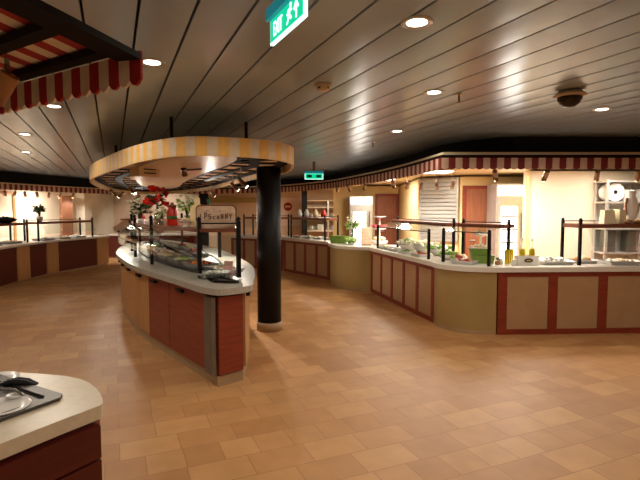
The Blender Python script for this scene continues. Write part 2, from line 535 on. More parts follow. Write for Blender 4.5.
front = [(-2.6, 14.0), (-0.99, 13.0), (0.2, 11.32)] + smooth_path(C2, 5)[1:] + smooth_path(C1, 5)[1:] + [(5.25, 6.47)]
fo = offset(front, 0.045)
n_ = len(front)
back = []
for i, p in enumerate(front):
    if p[1] > 11.25: d = (0.3, 0.75)
    elif p[1] > 9.6: d = (0.75, 0.55)
    elif p[1] > 7.0: d = (0.75, 0.35)
    elif p[0] < 2.3: d = (0.5 - (p[0] - 1.67) * 0.5, 0.5 + (p[0] - 1.67) * 0.4)
    else: d = (0.05, 0.82)
    back.append((p[0] + d[0], p[1] + d[1]))
b = MB()
for i in range(n_ - 1):
    a = [fo[i], fo[i + 1], back[i + 1], back[i]]
    b.hexa([(k[0], k[1], 0.845) for k in a] + [(k[0], k[1], 0.91) for k in a])
tag(b.build('worktop', 'white_worktop'), 'long pale worktop running over all the right serving counters', 'worktop')
ZR = 0.91

# ------------------------------------------------------------------ left counters
Lp = [(-6.5, 8.2), (-6.82, 10.75), (-6.84, 11.25), (-6.87, 12.0), (-6.82, 12.45), (-6.51, 13.95), (-6.37, 14.4)]
names = [('dark red counter unit at the left edge of the photo', 1), ('light wood counter pier left of the narrow dark red unit', 0),
         ('narrow dark red counter unit between two light wood piers', 1), ('light wood counter pier left of the widest dark red unit', 0),
         ('widest dark red counter unit of the left serving line', 1), ('light wood end pier closing the left serving line', 0)]
for i, (lb, red) in enumerate(names):
    p, q = Lp[i], Lp[i + 1]
    L = (Vector(q) - Vector(p)).length
    t = empty('counter_unit', ((p[0] + q[0]) / 2, (p[1] + q[1]) / 2, 0), lb, 'counter', 'left serving line units')
    o0 = 0.0 if red else 0.02
    b = MB(); b.seg(p, q, 0.003, L - 0.003, -0.5, o0 - 0.02, 0.05, 0.83); b.build('body', 'dark_red' if red else 'light_wood', t)
    b = MB(); b.seg(p, q, 0.01, L - 0.01, o0 - 0.02, o0, 0.06, 0.82); b.build('front_panel', 'dark_red' if red else 'light_wood', t)
    b = MB(); b.seg(p, q, 0.003, L - 0.003, -0.45, -0.04, 0.0, 0.05); b.build('kick_strip', 'plinth_tan', t)
lo = offset(Lp, 0.06); lb_ = offset(Lp, -0.75)
b = MB()
for i in range(len(Lp) - 1):
    a = [lo[i], lo[i + 1], lb_[i + 1], lb_[i]]
    b.hexa([(k[0], k[1], 0.835) for k in a] + [(k[0], k[1], 0.88) for k in a])
tag(b.build('worktop', 'white_worktop'), 'curved pale worktop along the left serving line', 'worktop')

# far counter below the pink wall
t = empty('buffet_counter', (-5.9, 16.4, 0), 'low dark red counter below the pink far wall', 'counter')
b = MB(); b.box((-5.9, 16.7, 0.05), (3.2, 0.6, 0.72)); b.build('body', 'dark_red', t)
b = MB(); b.box((-5.9, 16.7, 0.0), (3.1, 0.5, 0.05)); b.build('kick_strip', 'plinth_tan', t)
b = MB(); b.box((-5.9, 16.7, 0.77), (3.3, 0.72, 0.05)); b.build('worktop', 'white_worktop', t)

# ------------------------------------------------------------------ island
BASE = [tuple(at(x, y, 0)[:2]) for x, y in ((243, 380), (218, 387), (177, 360.5), (149, 342), (135, 329))] + [ (-3.2, 7.75), (-3.48, 8.4), (-3.82, 9.4), (-4.05, 10.4), (-3.95, 11.1), (-3.6, 11.2),
        (-3.0, 10.5), (-2.1, 9.1), (-1.45, 7.6), (-1.12, 6.7), (-0.9, 5.9), (-0.8, 5.2)]
def refine(pts, closed=True): return smooth_path(pts, 5, closed)
left_side = smooth_path(BASE[1:11], 6); right_side = smooth_path(BASE[10:] + [BASE[0]], 6)
base_loop = [BASE[0]] + left_side[:-1] + right_side[:-1]        # runs clockwise seen from above... near end first
isl = empty('serving_island', (-2.2, 7.5, 0), 'long oval serving island in the middle with red and light wood doors', 'island')
# orientation: near end -> left side -> far tip -> right side ; outward is on the LEFT of travel
inner = offset(base_loop, 0.025, True)
b = MB(); b.prism(inner, 0.10, 0.875); b.build('body', 'dark_steel', isl)
b = MB(); b.prism(offset(base_loop, 0.0, True), 0.0, 0.10); b.build('plinth', 'plinth_tan', isl)
def door(p, q, m, handle=True, name='door', inset=0.0, z0=0.115, z1=0.855, ang=0.0):
    L = (Vector(q) - Vector(p)).length
    b = MB(); b.seg(p, q, 0.008, L - 0.008, -0.022 - inset, 0.02 - inset, z0, z1)
    d = b.build(name, m, isl)
    if handle:
        h = MB(); h.seg(p, q, L * 0.55, L * 0.55 + min(0.16, L * 0.35), -0.06, -0.0225, z1 - 0.05, z1 - 0.02)
        h.build('handle', 'black_metal', d)
    return d
def cum(path):
    s = [0]
    for i in range(len(path) - 1): s.append(s[-1] + (Vector(path[i + 1]) - Vector(path[i])).length)
    return s
def point_on(path, s):
    cs = cum(path)
    for i in range(len(path) - 1):
        if s <= cs[i + 1]:
            return tuple(Vector(path[i]).lerp(Vector(path[i + 1]), (s - cs[i]) / max(1e-6, cs[i + 1] - cs[i])))
    return tuple(path[-1])
TL = cum(left_side)[-1]
def sx(px, lo=0.0, hi=None):     # arc length on the left side whose point stands in column px
    hi = hi or TL * 0.62; best = 0; bd = 1e9
    for k in range(800):
        s = lo + (hi - lo) * k / 800; p = point_on(left_side, s); x = 320 + F * p[0] / p[1]
        if abs(x - px) < bd: bd = abs(x - px); best = s
    return best
door(BASE[0], BASE[1], 'red_wood', False, 'end_panel')
cuts = [sx(207), sx(169.5), sx(149), sx(136.5), sx(127)]
door(left_side[0], point_on(left_side, cuts[0] - 0.0), 'dark_steel', False, 'filler_strip', 0.03)
for a, e, m in ((0, 1, 'red_wood'), (1, 2, 'red_wood'), (2, 3, 'light_wood'), (3, 4, 'light_wood')):
    door(point_on(left_side, cuts[a]), point_on(left_side, cuts[e]), m)
s = cuts[4]
while s < TL - 0.5:
    door(point_on(left_side, s), point_on(left_side, s + 0.55), 'light_wood'); s += 0.56
TR = cum(right_side)[-1]; s = TR - 0.06
k = 0
while s > 0.7:
    door(point_on(right_side, s - 0.6), point_on(right_side, s), 'light_wood'); s -= 0.62
top_loop = offset(base_loop, -0.085, True)
# soften the near end
i0 = 0
top_loop = refine(resample(top_loop, 0.33, True))
b = MB(); b.prism(top_loop, 0.885, 0.945)
tag(b.build('worktop', 'worktop_stone'), 'speckled grey stone worktop of the oval island', 'worktop')
ZI = 0.945
# stainless bed sunk on top of the worktop
bed = offset(base_loop, 0.30, True)
bed = refine(resample(bed, 0.4, True))
t = empty('food_bed', (-2.2, 7.5, ZI), 'dark stainless food bed set into the island worktop', 'food bed')
b = MB(); b.prism(bed, ZI, ZI + 0.012); b.build('tray', 'dark_steel', t)
b = MB(); b.wallstrip(bed, 0.025, ZI, ZI + 0.025, closed=True); b.build('rim', 'black_metal', t)

# sneeze guard of the island
guard = empty('sneeze_guard', (-2.2, 7.5, ZI), 'glass sneeze guard with wooden shelf and black posts on the oval island', 'sneeze guard')
gl = smooth_path([(-0.88, 5.0), (-1.25, 4.98), (-1.62, 5.45), (-2.2, 6.25), (-2.78, 7.2), (-3.22, 8.2), (-3.5, 9.2), (-3.65, 10.2)], 5)
gr = smooth_path([(-3.4, 10.5), (-2.75, 9.6), (-2.05, 8.3), (-1.5, 7.2), (-1.15, 6.3), (-0.92, 5.5)], 5)
shelf = gl + gr
b = MB(); b.prism(shelf, 1.44, 1.475); b.build('shelf', 'shelf_wood', guard)
for p in [(-1.262, 5.0), (-0.86, 5.05), (-2.2, 6.25), (-2.78, 7.2), (-3.22, 8.2), (-3.5, 9.3), (-1.5, 7.15), (-2.05, 8.25), (-2.75, 9.55)]:
    b = MB(); b.box((p[0], p[1], ZI + 0.012), (0.04, 0.04, 0.6), 0.5)
    po = b.build('post', 'black_metal', guard)
    b = MB(); b.lathe([(0.015, 0), (0.03, 0.012), (0.02, 0.03), (0.001, 0.045)], (p[0], p[1], ZI + 0.612), 10); b.build('finial', 'black_metal', po)
gg = resample(gl[5:], 0.75)
for i in range(len(gg) - 1):
    p, q = gg[i], gg[i + 1]; L = (Vector(q) - Vector(p)).length
    u = (Vector(q) - Vector(p)).normalized(); n = Vector((-u.y, u.x))
    b = MB(); vs = []
    for t_ in (0.02, L - 0.02):
        for k in range(6):
            a = k / 5
            out = 0.02 + 0.20 * math.sin(a * PI / 2); z = 1.43 - 0.27 * (1 - math.cos(a * PI / 2))
            for th in (0, 0.006):
                c = Vector(p) + u * t_ + n * (out - th); vs.append((c.x, c.y, z - th))
    fs = []
    for k in range(5):
        a = 2 * k; c = 12 + 2 * k
        fs += [(a, a + 2, c + 2, c), (a + 1, c + 1, c + 3, a + 3)]
    b.add(vs, fs, 0, True); b.build('glass_pane', 'clear_glass', guard)
b = MB(); b.tube([(-1.25, 5.0, 1.53), (-0.86, 5.05, 1.53)], 0.008); b.build('end_rail', 'black_metal', guard)
b = MB(); b.seg((-0.88, 5.06), (-1.24, 5.02), 0, 0.36, 0, 0.006, 1.08, 1.40); b.build('glass_pane', 'clear_glass', guard)

# ------------------------------------------------------------------ canopy over the island
CO = smooth_path([(-0.32, 5.55), (-0.48, 5.05), (-0.8, 4.8), (-1.2, 4.7), (-1.55, 4.86), (-2.1, 5.45), (-3.1, 6.86), (-3.85, 8.1), (-4.36, 9.4), (-4.8, 10.9), (-5.02, 12.2), (-4.7, 13.0),
                  (-4.0, 12.75), (-3.2, 11.9), (-2.4, 10.7), (-1.5, 8.7), (-0.85, 7.3), (-0.45, 6.5)], 5, True)
canopy = empty('island_canopy', (-2.6, 8.5, 2.05), 'large oval canopy with yellow striped rim hung above the island', 'canopy')
def zbot(p): return EYE + 0.515 - 0.115 * (p[1] - 4.7) / 8.0
b = MB(); valance(b, CO, EYE + 0.70, zbot, 0.105, True, 0.0, 0.03, 3); b.build('valance', ['stripe_yellow', 'stripe_cream'], canopy)
ins = offset(CO, 0.05, True)
b = MB(); n = len(ins)
b.add([(p[0], p[1], zbot(p) + 0.085) for p in ins] + [(p[0], p[1], zbot(p) + 0.105) for p in ins], [tuple(range(n)), tuple(range(n, 2 * n))[::-1]] + [(i, (i + 1) % n, n + (i + 1) % n, n + i) for i in range(n)])
b.build('roof_panel', 'canopy_back', canopy)
# smooth drooping panel in the middle (its edge waves away from the rim)
cpts = [(-0.86, 4.95), (-1.2, 4.82), (-1.52, 4.97), (-1.85, 5.35), (-2.4, 6.3), (-2.95, 7.7), (-3.45, 9.3), (-3.6, 10.3), (-3.35, 10.6), (-2.95, 10.0), (-2.35, 8.4), (-1.6, 6.7), (-1.1, 5.7)]
cp_ = smooth_path(cpts, 6, True)
b = MB(); n = len(cp_)
vs = [(p[0], p[1], zbot(p) + 0.012) for p in cp_] + [(p[0], p[1], zbot(p) + 0.083) for p in cp_]
b.add(vs, [tuple(range(n)), tuple(range(n, 2 * n))[::-1]] + [(i, (i + 1) % n, n + (i + 1) % n, n + i) for i in range(n)])
b.build('centre_panel', 'canopy_soffit', canopy)
# lattice: rings following the rim and cross bars
b = MB()
def inside(p, poly):
    c = False; j = len(poly) - 1
    for i in range(len(poly)):
        if (poly[i][1] > p[1]) != (poly[j][1] > p[1]) and p[0] < (poly[j][0] - poly[i][0]) * (p[1] - poly[i][1]) / (poly[j][1] - poly[i][1]) + poly[i][0]:
            c = not c
        j = i
    return c
def bar(p, q, w=0.12, h=0.018):
    p, q = Vector(p), Vector(q); L = (q - p).length
    if L < 0.02: return
    zz = [zbot(p) + 0.066, zbot(q) + 0.066]
    u = (q - p) / L; n = Vector((u.y, -u.x)) * w / 2
    pts = [p - n, p + n, q + n, q - n]; zs = [zz[0], zz[0], zz[1], zz[1]]
    b.hexa([(a.x, a.y, z) for a, z in zip(pts, zs)] + [(a.x, a.y, z + h) for a, z in zip(pts, zs)])
for d in (0.12, 0.45, 0.8):
    ring = resample(offset(CO, d, True), 0.22, True)
    for i in range(len(ring)):
        p, q = ring[i], ring[(i + 1) % len(ring)]
        if not inside(p, cp_) and not inside(q, cp_) and inside(p, CO) and inside(q, CO): bar(p, q)
o1 = resample(offset(CO, 0.05, True), 0.6, True)
cen = [(-1.0, 5.6), (-4.1, 11.4)]
for i, p in enumerate(o1):
    a, e = Vector(cen[0]), Vector(cen[1])
    tt = max(0.06, min(0.94, (Vector(p) - a).dot(e - a) / (e - a).length_squared)); c = a.lerp(e, tt)
    prev = Vector(p)
    for k in range(1, 9):
        cur = Vector(p).lerp(c, k / 8 * min(1.0, 1.15 / max(0.3, (Vector(p) - c).length)))
        if inside(cur, cp_): break
        bar(prev, cur, 0.11, 0.0175); prev = cur
b.build('lattice', 'lattice_brown', canopy)
for p in [(-1.62, 5.3), (-0.85, 5.6), (-3.2, 7.6), (-2.6, 10.3), (-4.3, 11.5)]:
    b = MB(); b.tube([(p[0], p[1], zbot(p) + 0.106), (p[0], p[1], CEIL - 0.003)], 0.02); b.build('suspension_rod', 'black_metal', canopy)

# pillar
t = empty('pillar', (-0.705, 6.62, 0)); structure(t, 'round glossy black pillar beside the oval island', 'pillar')
b = MB(); b.lathe([(0.165, 0.12), (0.165, zbot((0, 6.62)) + 0.083)], (-0.705, 6.62, 0), 40); b.build('shaft', 'black_paint', t)
b = MB(); b.lathe([(0.178, 0.0), (0.178, 0.115), (0.168, 0.12)], (-0.705, 6.62, 0), 40); b.build('base_ring', 'plinth_tan', t)
for ch in t.children: ch['kind'] = 'structure'

# ------------------------------------------------------------------ red canopy at the upper left
fc = empty('corner_canopy', (-1.3, 1.4, 2.1), 'dark framed canopy with red and white stripes hanging at the upper left', 'canopy')
A, B_, C_ = (-0.82, 0.5), (-0.632, 1.735), (-1.62, 2.36)
D_ = (-2.4, 1.3)
zf = 2.225
e1 = smooth_path([(-0.85, 0.4), (-0.775, 1.1), (-0.705, 1.42), (-0.632, 1.735)], 5)
b = MB(); b.wallstrip(e1, 0.10, zf - 0.018, zf + 0.004)
b.build('edge_board', 'board_black', fc)
u = (Vector(C_) - Vector(B_)).normalized(); w = Vector((-0.24, -0.97)).normalized()   # ribs follow u, stripes follow w
for i, (k, wd) in enumerate(((0.035, 0.05), (0.27, 0.055), (0.52, 0.09), (0.8, 0.06), (1.1, 0.06))):
    p = Vector(B_) + w * k; p.x -= 0.06
    q = p + u * 1.6
    b = MB(); b.seg(tuple(p), tuple(q), 0.02, 1.6, -wd / 2, wd / 2, zf, zf + 0.028)
    b.build('rib', 'board_black', fc)
# striped fabric rising gently away from the rim
b = MB()
for i in range(28):
    p0 = Vector(B_) + u * (0.085 + i * 0.062); p1 = p0 + u * 0.062
    vs = []
    for p in (p0, p1):
        for k, zz in ((0.03, zf + 0.032), (0.7, zf + 0.05), (1.4, zf + 0.07)):
            c = p + w * k; vs += [(c.x, c.y, zz), (c.x, c.y, zz + 0.004)]
    b.add(vs, [(0, 6, 8, 2), (2, 8, 10, 4), (1, 3, 9, 7), (3, 5, 11, 9), (0, 1, 7, 6)], (i % 2))
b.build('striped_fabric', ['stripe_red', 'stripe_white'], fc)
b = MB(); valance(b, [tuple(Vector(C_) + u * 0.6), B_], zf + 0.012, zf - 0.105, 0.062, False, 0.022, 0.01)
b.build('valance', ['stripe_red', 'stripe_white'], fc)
b = MB(); b.tube([(-1.3, 1.3, zf + 0.05), (-1.3, 1.3, CEIL - 0.003)], 0.02); b.build('suspension_rod', 'black_metal', fc)

# ------------------------------------------------------------------ near counter at the lower left
wt = [tuple(at(x, y, 0.9)[:2]) for x, y in ((0, 444), (60, 420.5), (101, 405), (103, 402.5), (102.3, 398), (100, 393), (96.5, 388.5), (90, 383), (80, 378.8), (66, 376), (40, 373.6), (0, 371.5))]
wt = wt + [(-2.6, wt[-1][1] + 0.22), (-2.6, 0.6), (-1.62, 0.6)]
tag_o = MB(); tag_o.prism(wt, 0.845, 0.90)
tag(tag_o.build('worktop', 'cream_stone'), 'cream stone worktop with rounded corner at the lower left', 'worktop')
cab = empty('cabinet', (-1.6, 1.5, 0), 'dark red drawer cabinet below the cream worktop at the lower left', 'cabinet')
ck = at(99.3, 421, 0.845)
cw = [(-1.62, 0.62), (ck.x, ck.y), (ck.x - 0.005, ck.y + 0.09), (-1.05, 2.12), (-1.55, 2.24), (-2.55, 2.42), (-2.55, 0.62)]
b = MB(); b.prism(offset(cw, -0.03, True), 0.08, 0.835); b.build('body', 'dark_red', cab)
b = MB(); b.prism(offset(cw, -0.08, True), 0.0, 0.08); b.build('plinth', 'black_paint', cab)
p, q = cw[0], cw[1]; L = (Vector(q) - Vector(p)).length
for a, e in ((0.03, L / 2 - 0.004), (L / 2 + 0.004, L)):
    for z0, z1 in ((0.10, 0.40), (0.41, 0.69), (0.70, 0.83)):
        b = MB(); b.seg(p, q, a, e, -0.03, 0.008, z0, z1); b.build('drawer', 'dark_red', cab)

# stainless well let into that worktop
well = empty('steel_well', (-1.4, 1.9, 0.9), 'stainless drop-in well in the cream worktop at the lower left', 'basin')
c0 = Vector((-1.045, 1.935)); ua = (Vector((-1.44, 2.16)) - c0).normalized(); ub = (Vector((-1.165, 1.72)) - c0).normalized()
def wp(a, e): v = c0 + ua * a + ub * e; return (v.x, v.y)
rim_o = [wp(0.0, 0.03), wp(0.03, 0.0), wp(0.62, 0), wp(0.62, 0.5), wp(0.0, 0.5)]
rim_i = [wp(0.05, 0.07), wp(0.07, 0.05), wp(0.56, 0.05), wp(0.56, 0.45), wp(0.05, 0.45)]
b = MB(); n = 5
b.prism(offset(rim_o, -0.008, True), 0.9005, 0.9018, 1)
vs = [(p[0], p[1], 0.902) for p in rim_o] + [(p[0], p[1], 0.914) for p in rim_o] + [(p[0], p[1], 0.914) for p in rim_i] + [(p[0], p[1], 0.903) for p in rim_i]
fs = []
for k in range(3):
    for i in range(n): fs.append((k * n + i, k * n + (i + 1) % n, (k + 1) * n + (i + 1) % n, (k + 1) * n + i))
b.add(vs, fs); b.build('rim', ['well_steel', 'black_paint'], well)
b = MB(); b.prism(rim_i, 0.9015, 0.9035); b.build('basin_floor', 'well_steel', well)
pw_ = tuple(at(2, 409, 0.905)[:2])
pl = empty('dinner_plate', (*pw_, 0.904), 'white plate lying in the stainless well', 'plate')
b = MB(); b.lathe([(0.05, 0), (0.06, 0.004), (0.10, 0.012), (0.098, 0.015), (0.055, 0.007), (0.001, 0.006)], (*pw_, 0.904), 28); b.build('dish', 'white_china', pl)
p = wp(0.16, 0.12)
t = empty('ladle', (p[0], p[1], 0.904), 'bent steel ladle resting in the stainless well', 'ladle')
b = MB(); b.lathe([(0.001, 0.0), (0.02, 0.004), (0.032, 0.02), (0.03, 0.022), (0.018, 0.009), (0.001, 0.006)], (p[0], p[1], 0.904), 18); b.build('bowl', 'steel', t)
b = MB(); b.tube([(p[0] + 0.03, p[1], 0.925), (p[0] + 0.02, p[1] - 0.03, 0.96), (p[0] - 0.06, p[1] - 0.02, 0.955), (p[0] - 0.13, p[1] + 0.05, 0.93)], 0.005); b.build('handle', 'dark_steel', t)
g = at(19, 386, 0.905)
t = empty('serving_tongs', tuple(g), 'black plastic serving tongs lying at the edge of the cream worktop', 'tongs')
for k, (a0, rr) in enumerate(((0.0, 0.016), (0.024, 0.014))):
    b = MB()
    b.tube([(g.x - 0.06, g.y - 0.01 + a0, 0.9175), (g.x - 0.02, g.y + a0 * 1.2, 0.922), (g.x + 0.03, g.y + a0, 0.918), (g.x + 0.075, g.y - 0.004 + a0 * 0.6, 0.912)], [0.012, rr, rr * 0.95, 0.006], 10)
    b.build('arm', 'black_paint', t)
pl2 = at(-2, 381, 0.90)
t = empty('side_plate', (pl2.x, pl2.y, 0.9), 'white plate at the left edge beside the black tongs', 'plate')
b = MB(); b.lathe([(0.05, 0.0), (0.055, 0.004), (0.085, 0.014), (0.083, 0.017), (0.05, 0.007), (0.001, 0.006)], (pl2.x, pl2.y, 0.9), 24); b.build('dish', 'white_china', t)

# ------------------------------------------------------------------ ceiling fittings
def downlight():
    t = empty('downlight', (0, 0, 0), 'x', 'ceiling light', 'recessed ceiling downlights')
    b = MB(); b.lathe([(0.055, 0.0), (0.085, -0.006), (0.088, 0.002), (0.088, 0.004)], (0, 0, 0), 24); b.build('trim_ring', 'steel', t)
    b = MB(); b.lathe([(0.001, -0.003), (0.056, -0.002)], (0, 0, 0), 24); b.build('lens', 'down_lens', t)
    return t
def lamp(name, kind, loc, energy, color=(1, 0.82, 0.62), size=0.1, spot=None, target=None, blend=0.6):
    l = bpy.data.lights.new(name, kind); l.energy = energy; l.color = color
    if kind == 'AREA': l.size = size
    else: l.shadow_soft_size = size
    if kind == 'SPOT': l.spot_size = math.radians(spot or 110); l.spot_blend = blend
    o = bpy.data.objects.new(name, l); col.objects.link(o); o.location = loc
    if target is not None:
        d = Vector(target) - Vector(loc); o.rotation_euler = d.to_track_quat('-Z', 'Y').to_euler()
    return o
DL = [((417, 22), 'recessed ceiling downlight nearest the camera, right of the hanging exit sign'),
      ((434, 92), 'recessed ceiling downlight between the near one and the sprinkler head'),
      ((397, 131), 'small far ceiling downlight above the middle of the right awning'),
      ((602, 109), 'recessed ceiling downlight just right of the dome camera'),
      ((152, 62), 'recessed ceiling downlight right beside the corner of the red striped canopy'),
      ((54, 106), 'recessed ceiling downlight peeping out below the red striped canopy'),
      ((25, 134), 'far ceiling downlight above the left serving line'),
      ((26, 152), 'farthest small ceiling downlight above the left serving line')]
dproto = downlight()
WARM = (1.0, 0.89, 0.75)
COOL = (1.0, 0.93, 0.83)
k = 0
dl_pos = []
for (px, py), lb in DL:
    g = at(px, py, CEIL); put(dproto, k > 0, (g.x, g.y, CEIL - 0.003), 0, lb); k += 1
    dl_pos.append((g.x, g.y))
extra = [(-2.2, 0.2), (0.6, -0.2), (2.4, 1.6), (4.6, 2.2), (-4.6, 2.4), (-6.5, 4.6), (0.4, -3.0), (-3.2, -2.6), (4.2, -1.5)]   # the rest of the rows, beyond the frame
for i, (x, y) in enumerate(extra):
    put(dproto, True, (x, y, CEIL - 0.003), 0, 'recessed ceiling downlight outside the frame of the photo')
    dl_pos.append((x, y))
for (x, y) in dl_pos:
    lamp('downlight_lamp', 'SPOT', (x, y, CEIL - 0.02), 40, WARM, 0.06, 170, (x, y, 0), 0.3)

# dome camera
g = at(570, 91, CEIL)
t = empty('dome_camera', (g.x, g.y, CEIL - 0.01), 'dark dome security camera on the ceiling at the right', 'security camera')
b = MB(); b.lathe([(0.085, -0.004), (0.125, -0.03), (0.13, -0.04), (0.105, -0.05), (0.10, -0.052)][::-1] , (g.x, g.y, CEIL), 28); b.build('housing', 'pale_plastic', t)
b = MB(); b.lathe([(0.001, -0.14), (0.045, -0.132), (0.08, -0.105), (0.097, -0.07), (0.1, -0.052)], (g.x, g.y, CEIL), 28); b.build('dome', 'dome_glass', t)
g = at(323, 84, CEIL)
t = empty('smoke_detector', (g.x, g.y, CEIL), 'round white smoke detector on the ceiling near the middle', 'smoke detector')
b = MB(); b.lathe([(0.035, -0.055), (0.05, -0.045), (0.055, -0.02), (0.065, -0.018), (0.068, -0.003)], (g.x, g.y, CEIL), 24); b.build('body', 'pale_plastic', t)
for a in range(4):
    an = a * PI / 2 - 2.2
    b = MB(); b.box((g.x + 0.05 * math.cos(an), g.y + 0.05 * math.sin(an), CEIL - 0.042), (0.02, 0.008, 0.01), an + PI / 2); b.build('vent_slot', 'black_paint', t)
for px, py, lb in ((459, 94, 'small brass sprinkler head hanging nearest the dome camera'), (373, 142, 'small far sprinkler head on the ceiling in front of the awning')):
    g = at(px, py, CEIL)
    t = empty('sprinkler', (g.x, g.y, CEIL), lb, 'sprinkler')
    b = MB(); b.lathe([(0.035, -0.006), (0.035, -0.002)], (g.x, g.y, CEIL), 16); b.build('escutcheon', 'pale_plastic', t)
    b = MB(); b.tube([(g.x, g.y, CEIL - 0.006), (g.x, g.y, CEIL - 0.07)], 0.009); b.build('stem', 'can_bronze', t)
    b = MB(); b.lathe([(0.022, -0.074), (0.022, -0.07)], (g.x, g.y, CEIL), 12); b.build('deflector', 'can_bronze', t)

# exit signs
def exit_sign(label, c, u, Ls, z0, z1, text):
    u = Vector(u).normalized(); n = Vector((u.y, -u.x))
    p = Vector(c) - u * Ls / 2; q = Vector(c) + u * Ls / 2
    t = empty('exit_sign', (c[0], c[1], z0), label, 'exit sign')
    b = MB(); b.seg(tuple(p), tuple(q), 0, Ls, -0.008, 0.008, z0, z1); b.build('glowing_edge', 'sign_white', t)
    b = MB(); b.seg(tuple(p), tuple(q), 0.008, Ls - 0.008, 0.008, 0.0105, z0 + 0.008, z1 - 0.002); f = b.build('face', 'sign_green', t)
    b = MB(); b.seg(tuple(p), tuple(q), 0.008, Ls - 0.008, -0.0105, -0.008, z0 + 0.008, z1 - 0.002); b.build('face', 'sign_green', t)
    b = MB(); b.seg(tuple(p), tuple(q), 0.0, Ls, -0.03, 0.03, z1, z1 + 0.05); b.build('housing', 'sign_teal', t)
    b = MB(); b.seg(tuple(p), tuple(q), Ls * 0.42, Ls * 0.58, -0.02, 0.02, z1 + 0.05, CEIL - 0.003); b.build('mount', 'dark_steel', t)
    mw = Matrix(((u.x, 0, n.x, 0), (u.y, 0, n.y, 0), (0, 1, 0, 0), (0, 0, 0, 1)))
    if text:
        cu = bpy.data.curves.new('lettering', 'FONT'); cu.body = 'EXIT'; cu.size = (z1 - z0) * 0.86; cu.extrude = 0.0008; cu.space_character = 0.95
        cu.materials.append(M['sign_white'])
        o = bpy.data.objects.new('lettering', cu); col.objects.link(o); o.parent = t
        a = p + u * Ls * 0.13 + n * 0.0122
        m = mw.copy(); m.translation = Vector((a.x - c[0], a.y - c[1], (z1 - z0) * 0.22)); o.matrix_local = m
        bpy.context.view_layer.update()
        me = bpy.data.meshes.new_from_object(o.evaluated_get(bpy.context.evaluated_depsgraph_get()))
        o2 = bpy.data.objects.new('lettering', me); col.objects.link(o2); o2.parent = t; o2.matrix_local = m; o2.scale.x *= 0.62
        bpy.data.objects.remove(o); o2.name = 'lettering'
    h = z1 - z0
    def flat(name, pts, m):      # polygon in sign coordinates
        b = MB()
        vs = []
        for off in (0.0107, 0.0125):
            for (sx_, sz) in pts:
                a = p + u * sx_ + n * off; vs.append((a.x, a.y, z0 + sz))
        k = len(pts)
        b.add(vs, [tuple(range(k)), tuple(range(k, 2 * k))[::-1]] + [(i, (i + 1) % k, k + (i + 1) % k, k + i) for i in range(k)])
        return b.build(name, m, t)
    x0 = Ls * 0.53
    m = 'sign_white' if text else 'sign_dark'
    if text:
        # running figure and arrow
        flat('running_figure', [(x0 + .005, h * .2), (x0 + .02, h * .24), (x0 + .03, h * .42), (x0 + .05, h * .3), (x0 + .06, h * .38), (x0 + .04, h * .55), (x0 + .05, h * .66), (x0 + .062, h * .6), (x0 + .066, h * .66), (x0 + .048, h * .78), (x0 + .022, h * .74), (x0 + .008, h * .56), (x0 + .015, h * .52), (x0 + .024, h * .62), (x0 + .016, h * .36)], m)
        flat('running_figure', [(x0 + .05 + .01 * math.cos(a * PI / 4), h * .86 + .01 * math.sin(a * PI / 4)) for a in range(8)], m)
        x1 = Ls * 0.75
        flat('arrow', [(x1 + .018, h * .18), (x1 + .03, h * .18), (x1 + .03, h * .58), (x1 + .044, h * .5), (x1 + .05, h * .58), (x1 + .024, h * .86), (x1 - .002, h * .58), (x1 + .004, h * .5), (x1 + .018, h * .58)], m)
    else:
        flat('pictogram', [(Ls * .12, h * .3), (Ls * .38, h * .3), (Ls * .38, h * .8), (Ls * .12, h * .8)], m)
        flat('pictogram', [(Ls * .62, h * .3), (Ls * .88, h * .3), (Ls * .88, h * .8), (Ls * .62, h * .8)], m)
    return t
a = at(272, 46, 2.43); e = at(306, 16, 2.43)
cc = ((a.x + e.x) / 2, (a.y + e.y) / 2)
exit_sign('green glowing EXIT sign hanging from the ceiling near the camera', cc, (e.x - a.x, e.y - a.y), (e - a).length, 2.43, 2.535, True)
g = atY(314, 176.5, 10.2)
exit_sign('small far green exit sign glowing above the right awning', (g.x, g.y), (1, 0.05), 0.39, g.z - 0.06, g.z + 0.06, False)

# ------------------------------------------------------------------ spotlights
def spot_proto(name, m='can_bronze', ln=0.18, r=0.036, stem=0.22):
    t = empty(name, (0, 0, 0), 'x', 'spotlight')
    b = MB(); b.tube([(0, 0, 0), (0, 0, -stem)], 0.008); b.build('stem', 'dark_steel', t)
    d = Vector((0, 0.75, -0.66)).normalized()
    s = Vector((0, 0, -stem)) - d * ln * 0.35
    b = MB(); b.tube([tuple(s), tuple(s + d * ln)], r, 14); can = b.build('can', m, t)
    b = MB(); b.tube([tuple(s + d * (ln + 0.0005)), tuple(s + d * (ln + 0.004))], r * 0.82, 14); b.build('lens', 'lamp_lens', can)
    return t
sp0 = spot_proto('spotlight')
used = False
def spot(loc, rz, label, group):
    global used
    o = put(sp0, used, loc, rz, label, group); used = True
    return o
RS = [(337, 188, 11.5), (349, 187, 11.0), (365, 186, 10.4), (393, 186, 9.3), (407.5, 187, 9.6), (421, 185, 10.15), (436.5, 182, 9.9), (453, 180, 9.6), (495, 178, 6.95), (546, 177, 6.95), (597, 176, 6.95), (638, 176, 6.95)]
